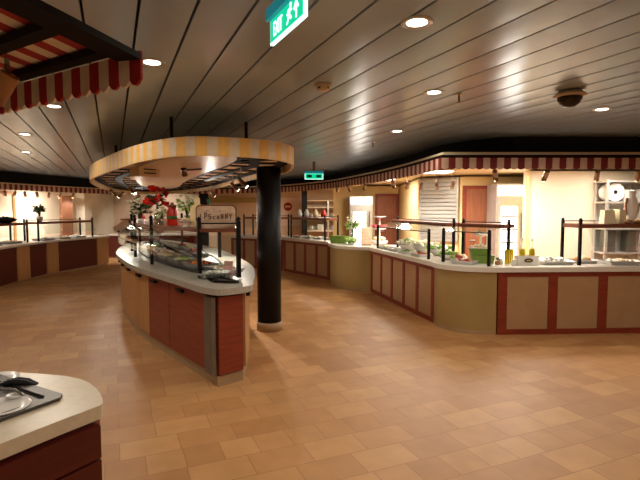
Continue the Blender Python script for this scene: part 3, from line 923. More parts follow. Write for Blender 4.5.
for i, (px, py, Y) in enumerate(RS):
    g = atY(px, py, Y)
    spot((g.x, g.y, 2.398), R.uniform(-0.5, 0.4), ORD[i] + ' spotlight from the left under the long right awning', 'spotlights under the right awning')
    # each lamp washes the wall behind the counter
    if i >= 3:
        if i in (5, 6, 7): lamp('spotlight_lamp', 'SPOT', (g.x, g.y + 0.1, 2.16), 16, COOL, 0.03, 70, (g.x, g.y + 0.5, 0.9))
        elif i < 8: lamp('spotlight_lamp', 'SPOT', (g.x, g.y + 0.1, 2.10), 40, COOL, 0.03, 150, (g.x + 0.05, g.y + 0.3, 0.9))
        else: lamp('spotlight_lamp', 'SPOT', (g.x, g.y + 0.05, 2.08), 20, COOL, 0.03, 155, (g.x, g.y + 0.25, 0.9))
LS = [(5, 194, 12.7), (15, 195, 13.0), (25, 195, 13.3), (37, 196, 13.6), (49, 197, 14.0), (60, 198, 14.4), (73, 198, 14.9)]
for i, (px, py, Y) in enumerate(LS):
    g = atY(px, py, Y)
    spot((g.x, g.y, 2.318), 0.6 + R.uniform(-0.3, 0.3), ORD[i] + ' spotlight from the left under the left awning', 'spotlights under the left awning')
    lamp('spotlight_lamp', 'SPOT', (g.x, g.y, 2.03), 30, COOL, 0.04, 150, (g.x - 0.1, g.y + 0.1, 0.9))
for i, (px, py, Y) in enumerate([(112, 187, 9.6), (122, 186, 10.4), (131, 180, 8.6), (138, 194, 12.2), (211, 188, 9.6), (233, 180, 7.5), (241, 175, 6.6)]):
    g = atY(px, py, Y)
    spot((g.x, g.y, zbot((g.x, g.y)) + 0.083), R.uniform(-2, 2), ORD[i] + ' spotlight from the left on the lattice under the oval canopy', 'spotlights under the oval canopy').scale = (0.9, 0.9, 0.9)
    lamp('canopy_fill', 'POINT', (g.x, g.y, zbot((g.x, g.y)) - 0.34), 1.2, WARM, 0.04)  # added fill below each can, brightens the canopy underside
    lamp('spotlight_lamp', 'SPOT', (g.x, g.y, EYE + 0.26), 62, WARM, 0.04, 92, (-2.2 if i < 4 else -1.6, 8.5 if i < 4 else 6.6, 1.0))
g = atY(184, 163, 6.0)
t = empty('swivel_lamp', (g.x, g.y, 2.15), 'dark swivel lamp with a side arm below the oval canopy', 'spotlight')
b = MB(); b.tube([(g.x, g.y - 0.03, 2.175), (g.x, g.y + 0.03, 2.10)], 0.035, 14); b.build('head', 'can_bronze', t)
b = MB(); b.tube([(g.x, g.y, 2.16), (g.x + 0.22, g.y, 2.175)], 0.012); b.build('arm', 'can_bronze', t)
g = atY(145, 166, 6.2)
t = empty('canopy_speaker', (g.x, g.y, 2.1), 'cream box with two dark slots mounted under the oval canopy', 'speaker')
b = MB(); b.box((g.x, g.y, 2.09), (0.30, 0.22, 0.12), 0.9); b.build('case', 'canopy_soffit', t)
u_ = Vector((math.cos(0.9 - PI / 2), math.sin(0.9 - PI / 2)))
for k in (-0.04, 0.04):
    b = MB(); b.box((g.x + 0.112 * u_.x, g.y + 0.112 * u_.y, 2.15 + k * 0.6), (0.17, 0.006, 0.014), 0.9); b.build('slot', 'black_paint', t)
# tan can in the red canopy
g = atY(2, 86, 1.9)
t = empty('canopy_spotlight', (g.x, g.y, g.z), 'tan spotlight can under the red striped canopy at the left edge', 'spotlight')
d = Vector((-0.5, 0.1, -0.8)).normalized(); c = Vector(g)
b = MB(); b.tube([tuple(c - d * 0.05 + Vector((0.01, 0, 0))), tuple(c + d * 0.07)], 0.036, 18); b.build('can', 'can_tan', t)
b = MB(); b.tube([tuple(c - d * 0.05), tuple(c - d * 0.05 + Vector((0, 0, 0.06)))], 0.009); b.build('stem', 'dark_steel', t)

# unseen light panels added behind the awnings to brighten the serving areas
def light_panel(x, y, z, sx_, sy_, e, rz=0):
    t = empty('added_light_panel', (x, y, z), 'x', 'ceiling light')
    b = MB(); b.box((x, y, z - 0.02), (sx_, sy_, 0.019), rz); b.build('frame', 'white_plastic', t)
    b = MB(); b.box((x, y, z - 0.026), (sx_ - 0.06, sy_ - 0.06, 0.005), rz); b.build('diffuser', 'panel_lens', t)
    a = lamp('panel_fill', 'AREA', (x, y, z - 0.035), e, COOL, sx_ * 0.8)
    a.data.shape = 'RECTANGLE'; a.data.size_y = sy_ * 0.8; a.rotation_euler = (0, 0, rz)
    return t
for x, y, lb in ((4.9, 7.75, 'unseen added light panel above the cream kitchen wall'), (3.2, 7.9, 'unseen added light panel in front of the white refrigerator'),
                 (2.2, 9.2, 'unseen added light panel behind the row of salad guards'), (1.5, 11.6, 'unseen added light panel before the far wooden door'),
                 (0.3, 15.6, 'unseen added light panel over the far kitchen')):
    t = light_panel(x, y, 2.40, 0.6, 0.6, 18 if x > 4 else 50); t['label'] = lb
for x, y, lb in ((-8.9, 11.2, 'unseen added light panel behind the near end of the left awning'), (-8.3, 14.4, 'unseen added light panel behind the far end of the left awning')):
    t = light_panel(x, y, 2.32, 0.5, 0.5, 34); t['label'] = lb
lamp('far_wall_fill', 'SPOT', (-5.6, 16.2, 2.6), 150, COOL, 0.05, 110, (-5.8, 17.4, 0.9))  # added fill without a fixture, brightens the far wall and its counter

# ------------------------------------------------------------------ sneeze guards on the counters
def sneeze(label, p, q, depth, zf, zb, zc, shelf=True, full=False, mids=0, shade='black_metal'):
    """p->q is the customer side; depth goes away from the customer"""
    P, Q = Vector(p), Vector(q); u = (Q - P).normalized(); n = Vector((-u.y, u.x)); L = (Q - P).length
    t = empty('sneeze_guard', (*((P + Q) / 2), zc), label, 'sneeze guard')
    ang = math.atan2(u.y, u.x)
    spots = [(0.0, zf, 0.0), (L, zf, 0.0), (0.0, zb, depth), (L, zb, depth)]
    for k in range(mids): spots.append((L * (k + 1) / (mids + 1), zf, 0.0))
    for s, z, d in spots:
        c = P + u * s + n * d
        b = MB(); b.box((c.x, c.y, zc), (0.035, 0.035, z - zc), ang); po = b.build('post', shade, t)
        b = MB(); b.lathe([(0.014, 0), (0.026, 0.01), (0.018, 0.028), (0.001, 0.042)], (c.x, c.y, z), 10); b.build('finial', shade, po)
    z0 = min(zf, zb) - 0.10 if full else zb - 0.09
    d0, d1 = (-0.02, depth + 0.02) if full else (depth - 0.14, depth + 0.14)
    if shelf:
        b = MB(); b.seg(p, q, -0.01, L + 0.01, -d1, -d0, z0, z0 + 0.055); b.build('shelf', 'shelf_wood', t)
        a, e = P + n * depth, Q + n * depth
        b = MB(); b.tube([(a.x, a.y, zb - 0.012), (e.x, e.y, zb - 0.012)], 0.008); b.build('rail', shade, t)
    if not full:      # sloping glass roof from the front posts up to the shelf
        b = MB(); th = 0.006
        c = [P + u * 0.02, Q - u * 0.02, Q - u * 0.02 + n * (depth - 0.14), P + u * 0.02 + n * (depth - 0.14)]
        zz = [zf - 0.005, zf - 0.005, z0 + 0.03, z0 + 0.03]
        b.hexa([(k.x, k.y, z - th) for k, z in zip(c, zz)] + [(k.x, k.y, z) for k, z in zip(c, zz)]); b.build('glass_roof', 'clear_glass', t)
        a, e = P, Q
        b = MB(); b.tube([(a.x, a.y, zf - 0.012), (e.x, e.y, zf - 0.012)], 0.008); b.build('front_rail', shade, t)
    else:
        b = MB(); th = 0.006
        c = [P + u * 0.1 - n * 0.02, Q - n * 0.02, Q - n * 0.12, P + u * 0.1 - n * 0.12]
        zz = [z0 - 0.01, z0 - 0.01, z0 - 0.24, z0 - 0.24]
        b.hexa([(k.x, k.y, z - th) for k, z in zip(c, zz)] + [(k.x, k.y, z) for k, z in zip(c, zz)]); b.build('glass_front', 'clear_glass', t)
    return t
sneeze('sneeze guard with wooden shelf and two black end posts at the right edge', (3.55, 6.54), (5.2, 6.63), 0.43, 1.52, 1.52, ZR, True, True)
sneeze('sneeze guard with sloping glass roof on the nearest rounded counter', (1.80, 6.98), (2.27, 6.42), 0.5, 1.37, 1.50, ZR)
sneeze('sneeze guard with sloping glass over the five panel counter', (1.14, 9.45), (1.67, 7.35), 0.42, 1.34, 1.50, ZR)
sneeze('farthest sneeze guard with dark wood shelf right of the pillar', (-0.78, 13.0), (0.12, 11.72), 0.4, 1.50, 1.50, ZR, True, True)
sneeze('sneeze guard half hidden behind the black pillar', (-2.2, 13.9), (-1.1, 13.2), 0.4, 1.50, 1.50, ZR, True, True)
sneeze('near sneeze guard with dark shelf on the left serving line', (-6.98, 9.2), (-7.02, 11.5), 0.4, 1.40, 1.40, 0.88, True, True, 1)
sneeze('far sneeze guard with dark shelf on the left serving line', (-7.02, 11.95), (-6.62, 13.95), 0.4, 1.40, 1.40, 0.88, True, True)
# wooden wall shelf above the far counter
t = empty('wall_shelf', (-5.9, 18.0, 1.27), 'red brown shelf on the pink far wall', 'shelf')
b = MB(); b.box((-5.9, 18.03, 1.27), (3.0, 0.5, 0.05)); b.build('board', 'shelf_wood', t)
for x in (-7.2, -5.9, -4.6):
    b = MB(); b.box((x, 18.2, 1.1), (0.05, 0.16, 0.17)); b.build('bracket', 'black_metal', t)
for i, (x, h, m) in enumerate([(-7.0, 0.12, 'shelf_wood'), (-6.6, 0.16, 'jar_red'), (-6.25, 0.12, 'white_china'), (-5.9, 0.17, 'shelf_wood'), (-5.5, 0.13, 'jar_red')]):
    b = MB(); b.lathe([(0.05, 0), (0.06, h * 0.4), (0.045, h * 0.75), (0.03, h), (0.028, h + 0.01)], (x, 17.95, 1.32), 14)
    tag(b.build('jar', m), ORD[i] + ' small jar from the left on the red brown shelf of the far wall', 'jar', 'jars on the far shelf')
for i, (x, m, lb) in enumerate([(-6.9, 'black_paint', 'small dark bowl at the left on the low far counter'), (-5.6, 'shelf_wood', 'small brown bowl at the middle of the low far counter')]):
    b = MB(); b.lathe([(0.06, 0), (0.12, 0.05), (0.16, 0.11), (0.15, 0.11), (0.10, 0.05), (0.001, 0.02)], (x, 16.65, 0.82), 18); tag(b.build('bowl', m), lb, 'bowl')

# ------------------------------------------------------------------ food and crockery
def heap(b, c, w, d, r, n, h=0.03, mis=1, rz=0.0):
    cs, sn = math.cos(rz), math.sin(rz)
    for i in range(n):
        x, y = R.uniform(-w / 2 + r, w / 2 - r), R.uniform(-d / 2 + r, d / 2 - r)
        k = 1 - max(abs(x) / (w / 2), abs(y) / (d / 2))
        b.blob((c[0] + x * cs - y * sn, c[1] + x * sn + y * cs, c[2] + k * h), r * R.uniform(0.7, 1.15), R.randrange(mis), 7, R.uniform(0.5, 0.9))
def tray(label, c, w, d, rz, foods, food_name, r=0.03, n=26, pan='steel', group=None):
    t = empty('serving_tray', c, label, 'serving tray', group)
    b = MB(); cs, sn = math.cos(rz), math.sin(rz)
    def ring(k, z): return [(c[0] + x * cs - y * sn, c[1] + x * sn + y * cs, c[2] + z) for x, y in ((-w / 2 * k, -d / 2 * k), (w / 2 * k, -d / 2 * k), (w / 2 * k, d / 2 * k), (-w / 2 * k, d / 2 * k))]
    vs = ring(0.86, 0.0) + ring(1.0, 0.05) + ring(0.96, 0.05) + ring(0.84, 0.008)
    fs = [(3, 2, 1, 0), (12, 13, 14, 15)]
    for k in range(3):
        for i in range(4): fs.append((k * 4 + i, k * 4 + (i + 1) % 4, (k + 1) * 4 + (i + 1) % 4, (k + 1) * 4 + i))
    b.add(vs, fs); b.build('pan', pan, t)
    b = MB(); heap(b, (c[0], c[1], c[2] + 0.009), w * 0.84, d * 0.84, r, n, 0.03, len(foods), rz)
    o = b.build(food_name, foods, t); o['kind'] = 'stuff'
    return t
# island trays : two rows
ZB = ZI + 0.012
lrow = resample(offset(smooth_path(BASE[1:10], 6), 0.55), 0.64)
spec = [(['flower_white', 'steel'], 'glass_dishes', 'tray of small glass dishes at the near end of the island'),
        (['pale_food', 'white_china'], 'dessert', 'pale dessert tray second along the left side of the island bed'),
        (['orange_food', 'red_food'], 'fruit', 'orange fruit tray third along the left side of the island bed'),
        (['lettuce', 'pale_food'], 'salad', 'green salad tray fourth along the left side of the island bed'),
        (['pale_food'], 'pastry', 'pastry tray fifth along the left side of the island bed'),
        (['red_food', 'pale_food'], 'cold_cuts', 'reddish cold cuts tray sixth along the left side of the island bed'),
        (['white_china', 'pale_food'], 'cheese', 'white cheese tray near the far tip of the island bed'),
        (['lettuce'], 'salad', 'salad tray at the far tip of the island bed')]
for i, (foods, fn, lb) in enumerate(spec):
    p = lrow[min(i, len(lrow) - 2)]; q = lrow[min(i, len(lrow) - 2) + 1]
    a = math.atan2(q[1] - p[1], q[0] - p[0])
    c = ((p[0] + q[0]) / 2, (p[1] + q[1]) / 2, ZB)
    if i == 0:
        tray(lb, (-1.13, 5.12, ZB), 0.34, 0.26, 0.15, foods, fn, 0.02, 30); continue
    tray(lb, c, 0.50, 0.30, a, foods, fn, 0.028, 34)
rr_ = resample(offset(right_side[::-1], -0.46), 0.62)
rrow = [(tuple((Vector(rr_[k]) + Vector(rr_[k + 1])) / 2), math.atan2(rr_[k + 1][1] - rr_[k][1], rr_[k + 1][0] - rr_[k][0])) for k in (4, 5, 6, 7)]
for i, (p, a) in enumerate(rrow):
    foods, fn = [(['white_china', 'steel'], 'cups'), (['red_food', 'orange_food'], 'fruit'), (['pale_food', 'lettuce'], 'salad'), (['red_food'], 'fruit')][i]
    tray(ORD[i] + ' serving tray from the near end on the pillar side of the island', (p[0], p[1], ZB), 0.46, 0.22, a, foods, fn, 0.026, 26)
for i, (p, lb) in enumerate([((-1.02, 5.3), 'pink menu card standing at the near end of the island'), ((-2.62, 7.45), 'pink menu card between the far posts of the island guard')]):
    t = empty('menu_card', (p[0], p[1], ZB), lb, 'card')
    b = MB(); b.hexa([(p[0] - 0.05, p[1], ZB), (p[0] + 0.05, p[1], ZB), (p[0] + 0.05, p[1] + 0.004, ZB), (p[0] - 0.05, p[1] + 0.004, ZB),
                      (p[0] - 0.05, p[1] + 0.03, ZB + 0.145), (p[0] + 0.05, p[1] + 0.03, ZB + 0.145), (p[0] + 0.05, p[1] + 0.034, ZB + 0.145), (p[0] - 0.05, p[1] + 0.034, ZB + 0.145)])
    b.build('card', 'card_pink', t)
    b = MB()
    for k in range(4):
        z = 0.035 + k * 0.025; b.box((p[0] - 0.005 * k, p[1] + 0.03 * z / 0.145 - 0.0015, ZB + z), (0.065, 0.002, 0.006))
    b.build('print', 'paper_cream', t)
cupp = None
for i in range(7):
    x, y = -1.02 - 0.075 * (i % 4) + 0.02 * (i // 4), 4.99 + 0.07 * (i // 4)
    if cupp is None:
        b = MB(); b.lathe([(0.015, 0), (0.03, 0.015), (0.036, 0.04), (0.033, 0.04), (0.025, 0.015), (0.001, 0.006)], (0, 0, 0), 14); cupp = b.build('dessert_glass', 'vase_glass', origin=(0, 0, 0)); o = cupp
        tag(o, 'small glass dessert cup at the near end of the island bed', 'glass', 'dessert cups at the island end')
    else: o = cupp.copy(); col.objects.link(o)
    o.location = (x, y, ZB)

# decorations on the island shelf
ZS = 1.475
def plant(name, label, c, nleaf, h, spread, leafm, flower=None, nf=0, fsize=0.03, pot='white_china', pr=0.06, ph=0.1, cat='plant', fm_leaf=False):
    t = empty(name, c, label, cat)
    b = MB(); b.lathe([(pr * 0.7, 0), (pr, ph * 0.5), (pr * 0.85, ph), (pr * 0.75, ph), (pr * 0.8, ph * 0.5), (0.001, ph * 0.3)], c, 18); b.build('pot', pot, t)
    b = MB(); st = MB()
    for i in range(nleaf):
        a = R.uniform(0, 2 * PI); e = R.uniform(0.15, 1.0)
        L = h * R.uniform(0.35, 1.0)
        top = Vector((c[0] + math.cos(a) * spread * e * R.uniform(0.2, 0.8), c[1] + math.sin(a) * spread * e * R.uniform(0.2, 0.8), c[2] + ph + L * 0.75))
        st.tube([(c[0], c[1], c[2] + ph * 0.6), tuple((top + Vector((c[0], c[1], c[2] + ph))) / 2 + Vector((0, 0, 0.02))), tuple(top)], 0.003, 5)
        for k in range(2): b.leaf(top, (math.cos(a) + R.uniform(-.6, .6), math.sin(a) + R.uniform(-.6, .6), R.uniform(-0.4, 0.9)), 0.10 * h / 0.3 * R.uniform(0.7, 1.3), 0.045 * h / 0.3)
    b.build('foliage', leafm, t); st.build('stems', 'leaf_dark', t)
    if flower:
        b = MB()
        for i in range(nf):
            a = R.uniform(0, 2 * PI); rr = spread * math.sqrt(R.random())
            q = Vector((c[0] + rr * math.cos(a), c[1] + rr * math.sin(a), c[2] + ph + h * R.uniform(0.25, 1.02)))
            if fm_leaf:
                for k in range(2): b.leaf(q, (math.cos(a) * 1.2, -0.9 + R.uniform(-.4, .4), R.uniform(0, 0.9)), fsize * 2, fsize * 1.7)
                b.tube([tuple(q), (q.x + 0.01, q.y - 0.02, q.z + 0.04)], 0.005, 6)
            else:
                for k in range(5):
                    b.leaf(q, (math.cos(a + k * 1.26), math.sin(a + k * 1.26), 0.5), fsize, fsize * 0.7)
                b.blob((q.x, q.y, q.z - fsize * 0.3), fsize * 0.42, 0, 7)
        b.build('blossoms', flower, t)
    return t
def on(px, Y, z=ZS): return (( px - 320) / F * Y * 1.003, Y, z)
plant('potted_flowers', 'leafy plant with white flowers at the left end of the island shelf', on(141, 6.75), 46, 0.27, 0.15, 'leaf_green', 'flower_white', 48, 0.045, 'white_china', 0.05, 0.07, 'plant')
plant('flower_vase', 'red anthurium flowers with green leaf in a glass vase on the island shelf', on(158, 6.3), 12, 0.30, 0.10, 'leaf_dark', 'flower_red', 15, 0.058, 'vase_glass', 0.045, 0.15, 'flowers', True)
plant('flower_vase', 'white flowers in a slim vase left of the cream board', on(188, 5.7), 30, 0.24, 0.11, 'lettuce', 'flower_white', 44, 0.036, 'vase_glass', 0.04, 0.13, 'flowers')
plant('flower_vase', 'small white blossoms in a low vase before the red jar', on(162, 6.0), 10, 0.16, 0.06, 'lettuce', 'flower_white', 20, 0.034, 'vase_glass', 0.035, 0.06, 'flowers')
c = on(173, 6.0)
t = empty('storage_jar', c, 'tall red jar in the middle of the island shelf decorations', 'jar')
b = MB(); b.lathe([(0.06, 0), (0.066, 0.02), (0.066, 0.17), (0.05, 0.21), (0.05, 0.225)], c, 22); b.build('body', 'jar_red', t)
b = MB(); b.lathe([(0.056, 0.225), (0.058, 0.25), (0.02, 0.262), (0.018, 0.285), (0.001, 0.29)], c, 22); b.build('lid', 'sign_brown', t)
b = MB(); b.lathe([(0.0672, 0.08), (0.0672, 0.12)], c, 22); b.build('band', 'leaf_green', t)
c = on(186, 5.5)
t = empty('cake_stand', c, 'small white footed dish in front of the white flowers', 'dish')
b = MB(); b.lathe([(0.045, 0), (0.04, 0.008), (0.012, 0.02), (0.012, 0.05), (0.075, 0.066), (0.078, 0.072), (0.01, 0.064), (0.001, 0.064)], c, 20); b.build('foot_and_plate', 'white_china', t)
b = MB(); heap(b, (c[0], c[1], c[2] + 0.07), 0.11, 0.11, 0.018, 12, 0.02); o = b.build('sweets', 'pale_food', t); o['kind'] = 'stuff'
c = on(197.5, 5.55)
t = empty('chopping_board', c, 'cream paddle shaped board with a neck standing behind the sign', 'board')
o2 = [(-0.075, 0.0), (0.075, 0.0), (0.08, 0.2), (0.06, 0.245), (0.03, 0.26), (0.026, 0.33), (0.0, 0.345), (-0.026, 0.33), (-0.03, 0.26), (-0.06, 0.245), (-0.08, 0.2)]
b = MB(); vs = [(c[0] + x, c[1] + y + z * 0.05, c[2] + z) for y in (0, 0.02) for x, z in o2]; n = len(o2)
b.add(vs, [tuple(range(n)), tuple(range(n, 2 * n))[::-1]] + [(i, (i + 1) % n, n + (i + 1) % n, n + i) for i in range(n)]); b.build('paddle', 'cream_board', t)
c = on(209, 5.9)
b = MB(); b.lathe([(0.03, 0), (0.034, 0.02), (0.034, 0.2), (0.014, 0.27), (0.014, 0.33), (0.018, 0.335), (0.001, 0.34)], c, 16)
tag(b.build('bottle', 'teal_glass'), 'dark teal bottle standing behind the rounded sign', 'bottle')
# rounded sign with illegible worn lettering
Y0 = 5.12; c = on(216.5, Y0); z0 = ZS + 0.045
t = empty('display_sign', c, 'rounded tan sign with worn brown lettering at the near end of the island shelf', 'sign')
hw, hh = 0.218, 0.205
def rr(hw, h0, h1, r, bulge=0.0):
    pts = [(-hw, h0), (hw, h0)]
    for cx, a0 in ((hw - r, 0), (-hw + r, PI / 2)):
        for k in range(7): pts.append((cx + r * math.cos(a0 + k * PI / 12), h1 - r + r * math.sin(a0 + k * PI / 12)))
    return pts
def slab(b, pts, y0, y1):
    n = len(pts); vs = [(c[0] + x, c[1] + y, z0 + z) for y in (y0, y1) for x, z in pts]
    b.add(vs, [tuple(range(n)), tuple(range(n, 2 * n))[::-1]] + [(i, (i + 1) % n, n + (i + 1) % n, n + i) for i in range(n)])
b = MB(); slab(b, rr(hw, 0.03, hh, 0.05), 0.0, 0.02); b.build('board', 'sign_brown', t)
b = MB(); slab(b, rr(hw - 0.012, 0.035, hh - 0.014, 0.045), -0.004, -0.0005); b.build('face', 'sign_tan', t)
b = MB(); b.box((c[0], c[1] + 0.01, ZS), (0.40, 0.05, 0.075)); b.build('foot', 'sign_tan', t)
b = MB()
gl_ = [[(0, 0, 0, 1)], [(0, 0, 0, 1), (0, 1, .7, .9), (.7, .9, .7, .5), (.7, .5, 0, .45)], [(.7, .9, 0, .8), (0, .8, 0, .5), (0, .5, .7, .4), (.7, .4, .6, .05), (.6, .05, 0, .05)], [(.6, .6, .1, .5), (.1, .5, .1, .1), (.1, .1, .6, 0)],
       [(0, 0, .35, .8), (.35, .8, .7, 0), (.15, .35, .55, .35)], [(0, 0, 0, .9), (0, .9, .6, .1), (.6, .1, .6, .9)], [(0, 0, .1, .8), (.1, .8, .65, .1), (.65, .1, .7, .9)], [(0, .95, .35, .45), (.7, .95, .35, .45), (.35, .45, .35, 0)]]
for i, strokes in enumerate(gl_):
    x0 = c[0] - 0.165 + i * 0.044
    for (a0, b0, a1, b1) in strokes:
        sc = 0.034; hz = 0.055 + 0.012 * math.sin(i * 1.3)
        p0 = Vector((x0 + a0 * sc, 0, z0 + 0.052 + b0 * hz)); p1 = Vector((x0 + a1 * sc, 0, z0 + 0.052 + b1 * hz))
        dd = (p1 - p0).normalized() * 0.004; s_ = Vector((dd.z, 0, -dd.x)) * 1.1
        q = [p0 - dd - s_, p0 - dd + s_, p1 + dd + s_, p1 + dd - s_]
        b.hexa([(v.x, c[1] - 0.0045, v.z) for v in q] + [(v.x, c[1] - 0.007, v.z) for v in q])
b.build('lettering', 'letter_dark', t)
b = MB()
for k in range(5): b.tube([(c[0] - 0.13 + k * 0.06, c[1] - 0.006, z0 + 0.14 + 0.012 * (k % 2)), (c[0] - 0.09 + k * 0.06, c[1] - 0.006, z0 + 0.15 - 0.012 * (k % 2))], 0.0035, 5)
b.build('scroll_mark', 'letter_pale', t)

# ------------------------------------------------------------------ right counter things
def bottle(label, c, h=0.24, liquid=True, group=None):
    t = empty('oil_bottle', c, label, 'bottle', group)
    b = MB(); b.lathe([(0.036, 0), (0.038, 0.01), (0.038, h * 0.55), (0.014, h * 0.74), (0.013, h * 0.92), (0.017, h * 0.94), (0.017, h * 0.96)], c, 16); b.build('glass', 'bottle_glass', t)
    b = MB(); b.lathe([(0.033, 0.004), (0.0355, 0.012), (0.0355, h * 0.55), (0.026, h * 0.62), (0.001, h * 0.62)], c, 16); b.build('oil', 'oil', t)
    b = MB(); b.lathe([(0.011, h * 0.96), (0.006, h * 1.04), (0.004, h * 1.1)], c, 10); b.build('spout', 'steel', t)
    return t
cx, cy = 2.86, 6.62
t = empty('bottle_crate', (cx, cy, ZR), 'white bottle crate with a dark oval emblem on the right counter', 'crate')
b = MB()
for (dx, dy, w_, d_) in ((0, -0.065, 0.29, 0.012), (0, 0.065, 0.29, 0.012), (-0.139, 0, 0.012, 0.118), (0.139, 0, 0.012, 0.118)):
    b.box((cx + dx, cy + dy, ZR), (w_, d_, 0.13))
b.box((cx, cy, ZR), (0.266, 0.118, 0.01)); b.build('box', 'white_plastic', t)
b = MB(); k = 20; vs = [(cx + 0.06 * math.cos(2 * PI * i / k), cy - 0.0715 - y, ZR + 0.066 + 0.03 * math.sin(2 * PI * i / k)) for y in (0, 0.002) for i in range(k)]
b.add(vs, [tuple(range(k)), tuple(range(k, 2 * k))[::-1]] + [(i, (i + 1) % k, k + (i + 1) % k, k + i) for i in range(k)]); b.build('emblem', 'emblem_brown', t)
b = MB(); b.box((cx, cy - 0.0745, ZR + 0.06), (0.06, 0.001, 0.010)); b.build('emblem_mark', 'cream_board', t)
bottle('yellow oil bottle at the left in the white crate', (cx - 0.06, cy, ZR + 0.011), 0.34)
bottle('yellow oil bottle at the right in the white crate', (cx + 0.075, cy, ZR + 0.011), 0.34)
bottle('yellow oil bottle standing alone left of the white crate', (2.63, 6.72, ZR), 0.32)
bottle('pale bottle behind the left end of the white crate', (2.74, 6.86, ZR), 0.32)
for i, (x, y) in enumerate([(2.66, 6.55), (2.52, 6.66)]):
    b = MB(); b.lathe([(0.03, 0), (0.035, 0.05), (0.028, 0.075), (0.03, 0.08)], (x, y, ZR), 14); tag(b.build('condiment_pot', 'white_china'), ['small white condiment pot in front of the lone oil bottle', 'small white condiment pot left of the lone oil bottle'][i], 'pot')
tray('low silver tray of white dishes right of the bottle crate', (3.28, 6.72, ZR), 0.46, 0.34, 0.05, ['white_china', 'steel'], 'dishes', 0.04, 22)
tray('silver tray with orange bread by the black end posts', (3.75, 6.85, ZR), 0.34, 0.28, 0.05, ['orange_food', 'pale_food'], 'bread', 0.045, 18)
tray('long silver tray under the right sneeze guard, next to the bread', (4.2, 6.72, ZR), 0.46, 0.34, 0.05, ['white_china', 'pale_food'], 'food', 0.032, 26)
tray('silver tray under the right sneeze guard at the frame edge', (4.75, 6.75, ZR), 0.46, 0.34, 0.05, ['white_china', 'red_food'], 'food', 0.032, 26)
# on the right guard shelf
zsh = 1.52 - 0.10 + 0.055
for i, (px, w_, h_, rz, lb) in enumerate([(607, 0.17, 0.19, 0.05, 'left cream paper bag on the right guard shelf'), (619, 0.14, 0.20, 0.35, 'right cream paper bag on the right guard shelf, beside the white ornament')]):
    x = (px - 320) / F * 6.8
    b = MB(); cs, sn = math.cos(rz), math.sin(rz)
    pts = [(x + (a * w_ / 2) * k * cs - e * 0.06 * k * sn, 6.8 + (a * w_ / 2) * k * sn + e * 0.06 * k * cs, zsh + z) for z, k in ((0, 1), (h_, 0.84)) for a, e in ((-1, -1), (1, -1), (1, 1), (-1, 1))]
    b.hexa(pts); tag(b.build('paper_bag', 'paper_cream'), lb, 'bag')
x = (630 - 320) / F * 6.86
t = empty('ornament', (x, 6.86, zsh), 'tall white ornament with a brown side on the right guard shelf', 'ornament')
b = MB(); b.lathe([(0.06, 0), (0.075, 0.05), (0.085, 0.2), (0.075, 0.33), (0.05, 0.39), (0.062, 0.44), (0.04, 0.47), (0.001, 0.475)], (x, 6.86, zsh), 20); b.build('figure', 'white_china', t)
b = MB(); b.tube([(x - 0.08, 6.83, zsh + 0.12), (x - 0.10, 6.82, zsh + 0.25), (x - 0.075, 6.83, zsh + 0.36)], 0.018, 8); b.build('side_strip', 'door_wood', t)
for i, (px, m) in enumerate([(628, 'basket'), (637, 'basket'), (646, 'basket')]):
    x = (px - 320) / F * 6.66
    t = empty('bread_basket', (x, 6.66, zsh), ['small wicker basket in front of the white ornament', 'small wicker basket right of the white ornament', 'small wicker basket cut by the right frame edge'][i], 'basket')
    b = MB(); b.lathe([(0.035, 0), (0.055, 0.05), (0.05, 0.05), (0.033, 0.008), (0.001, 0.008)], (x, 6.66, zsh), 14); b.build('bowl', m, t)
    b = MB(); heap(b, (x, 6.66, zsh + 0.03), 0.08, 0.08, 0.018, 8, 0.015); o = b.build('rolls', 'pale_food', t); o['kind'] = 'stuff'

# nearest rounded counter : green boxes with plates, salads
def crate(label, c, w_, d_, h_, m, rz):
    b = MB(); cs, sn = math.cos(rz), math.sin(rz)
    t = empty('display_box', c, label, 'box')
    pts = [(c[0] + a * w_ / 2 * k * cs - e * d_ / 2 * k * sn, c[1] + a * w_ / 2 * k * sn + e * d_ / 2 * k * cs, c[2] + z) for z, k in ((0, 0.93), (h_, 1)) for a, e in ((-1, -1), (1, -1), (1, 1), (-1, 1))]
    b.hexa(pts); b.build('box', m, t)
    b = MB(); k = 0
    for a, e, ww, dd in ((0, -1, w_ + .01, .012), (0, 1, w_ + .01, .012), (-1, 0, .012, d_), (1, 0, .012, d_)):
        x, y = a * w_ / 2, e * d_ / 2
        b.box((c[0] + x * cs - y * sn, c[1] + x * sn + y * cs, c[2] + h_ - 0.012), (ww, dd, 0.012 + 0.004), rz)
    b.build('rim', m, t)
    return t
crate('lower green display box on the nearest rounded counter', (2.32, 6.85, ZR), 0.30, 0.22, 0.11, 'green_box', -0.1)
crate('upper green display box stacked on the lower green box', (2.30, 6.88, ZR + 0.115), 0.27, 0.2, 0.09, 'green_box', -0.1)
t = empty('serving_tray', (2.30, 6.88, ZR + 0.215), 'white tray of pale canapes on top of the green boxes', 'serving tray')
b = MB(); b.box((2.30, 6.88, ZR + 0.21), (0.3, 0.2, 0.01), -0.1); b.build('plate', 'white_china', t)
b = MB(); heap(b, (2.30, 6.88, ZR + 0.22), 0.26, 0.17, 0.022, 26, 0.02, 2); o = b.build('canapes', ['flower_white', 'pale_food'], t); o['kind'] = 'stuff'
c = (2.36, 7.05, ZR)
t = empty('cake_stand', c, 'white footed cake stand behind the green boxes', 'dish')
b = MB(); b.lathe([(0.06, 0), (0.05, 0.01), (0.015, 0.03), (0.015, 0.36), (0.11, 0.385), (0.13, 0.40), (0.02, 0.39), (0.001, 0.39)], c, 22); b.build('stand', 'white_china', t)
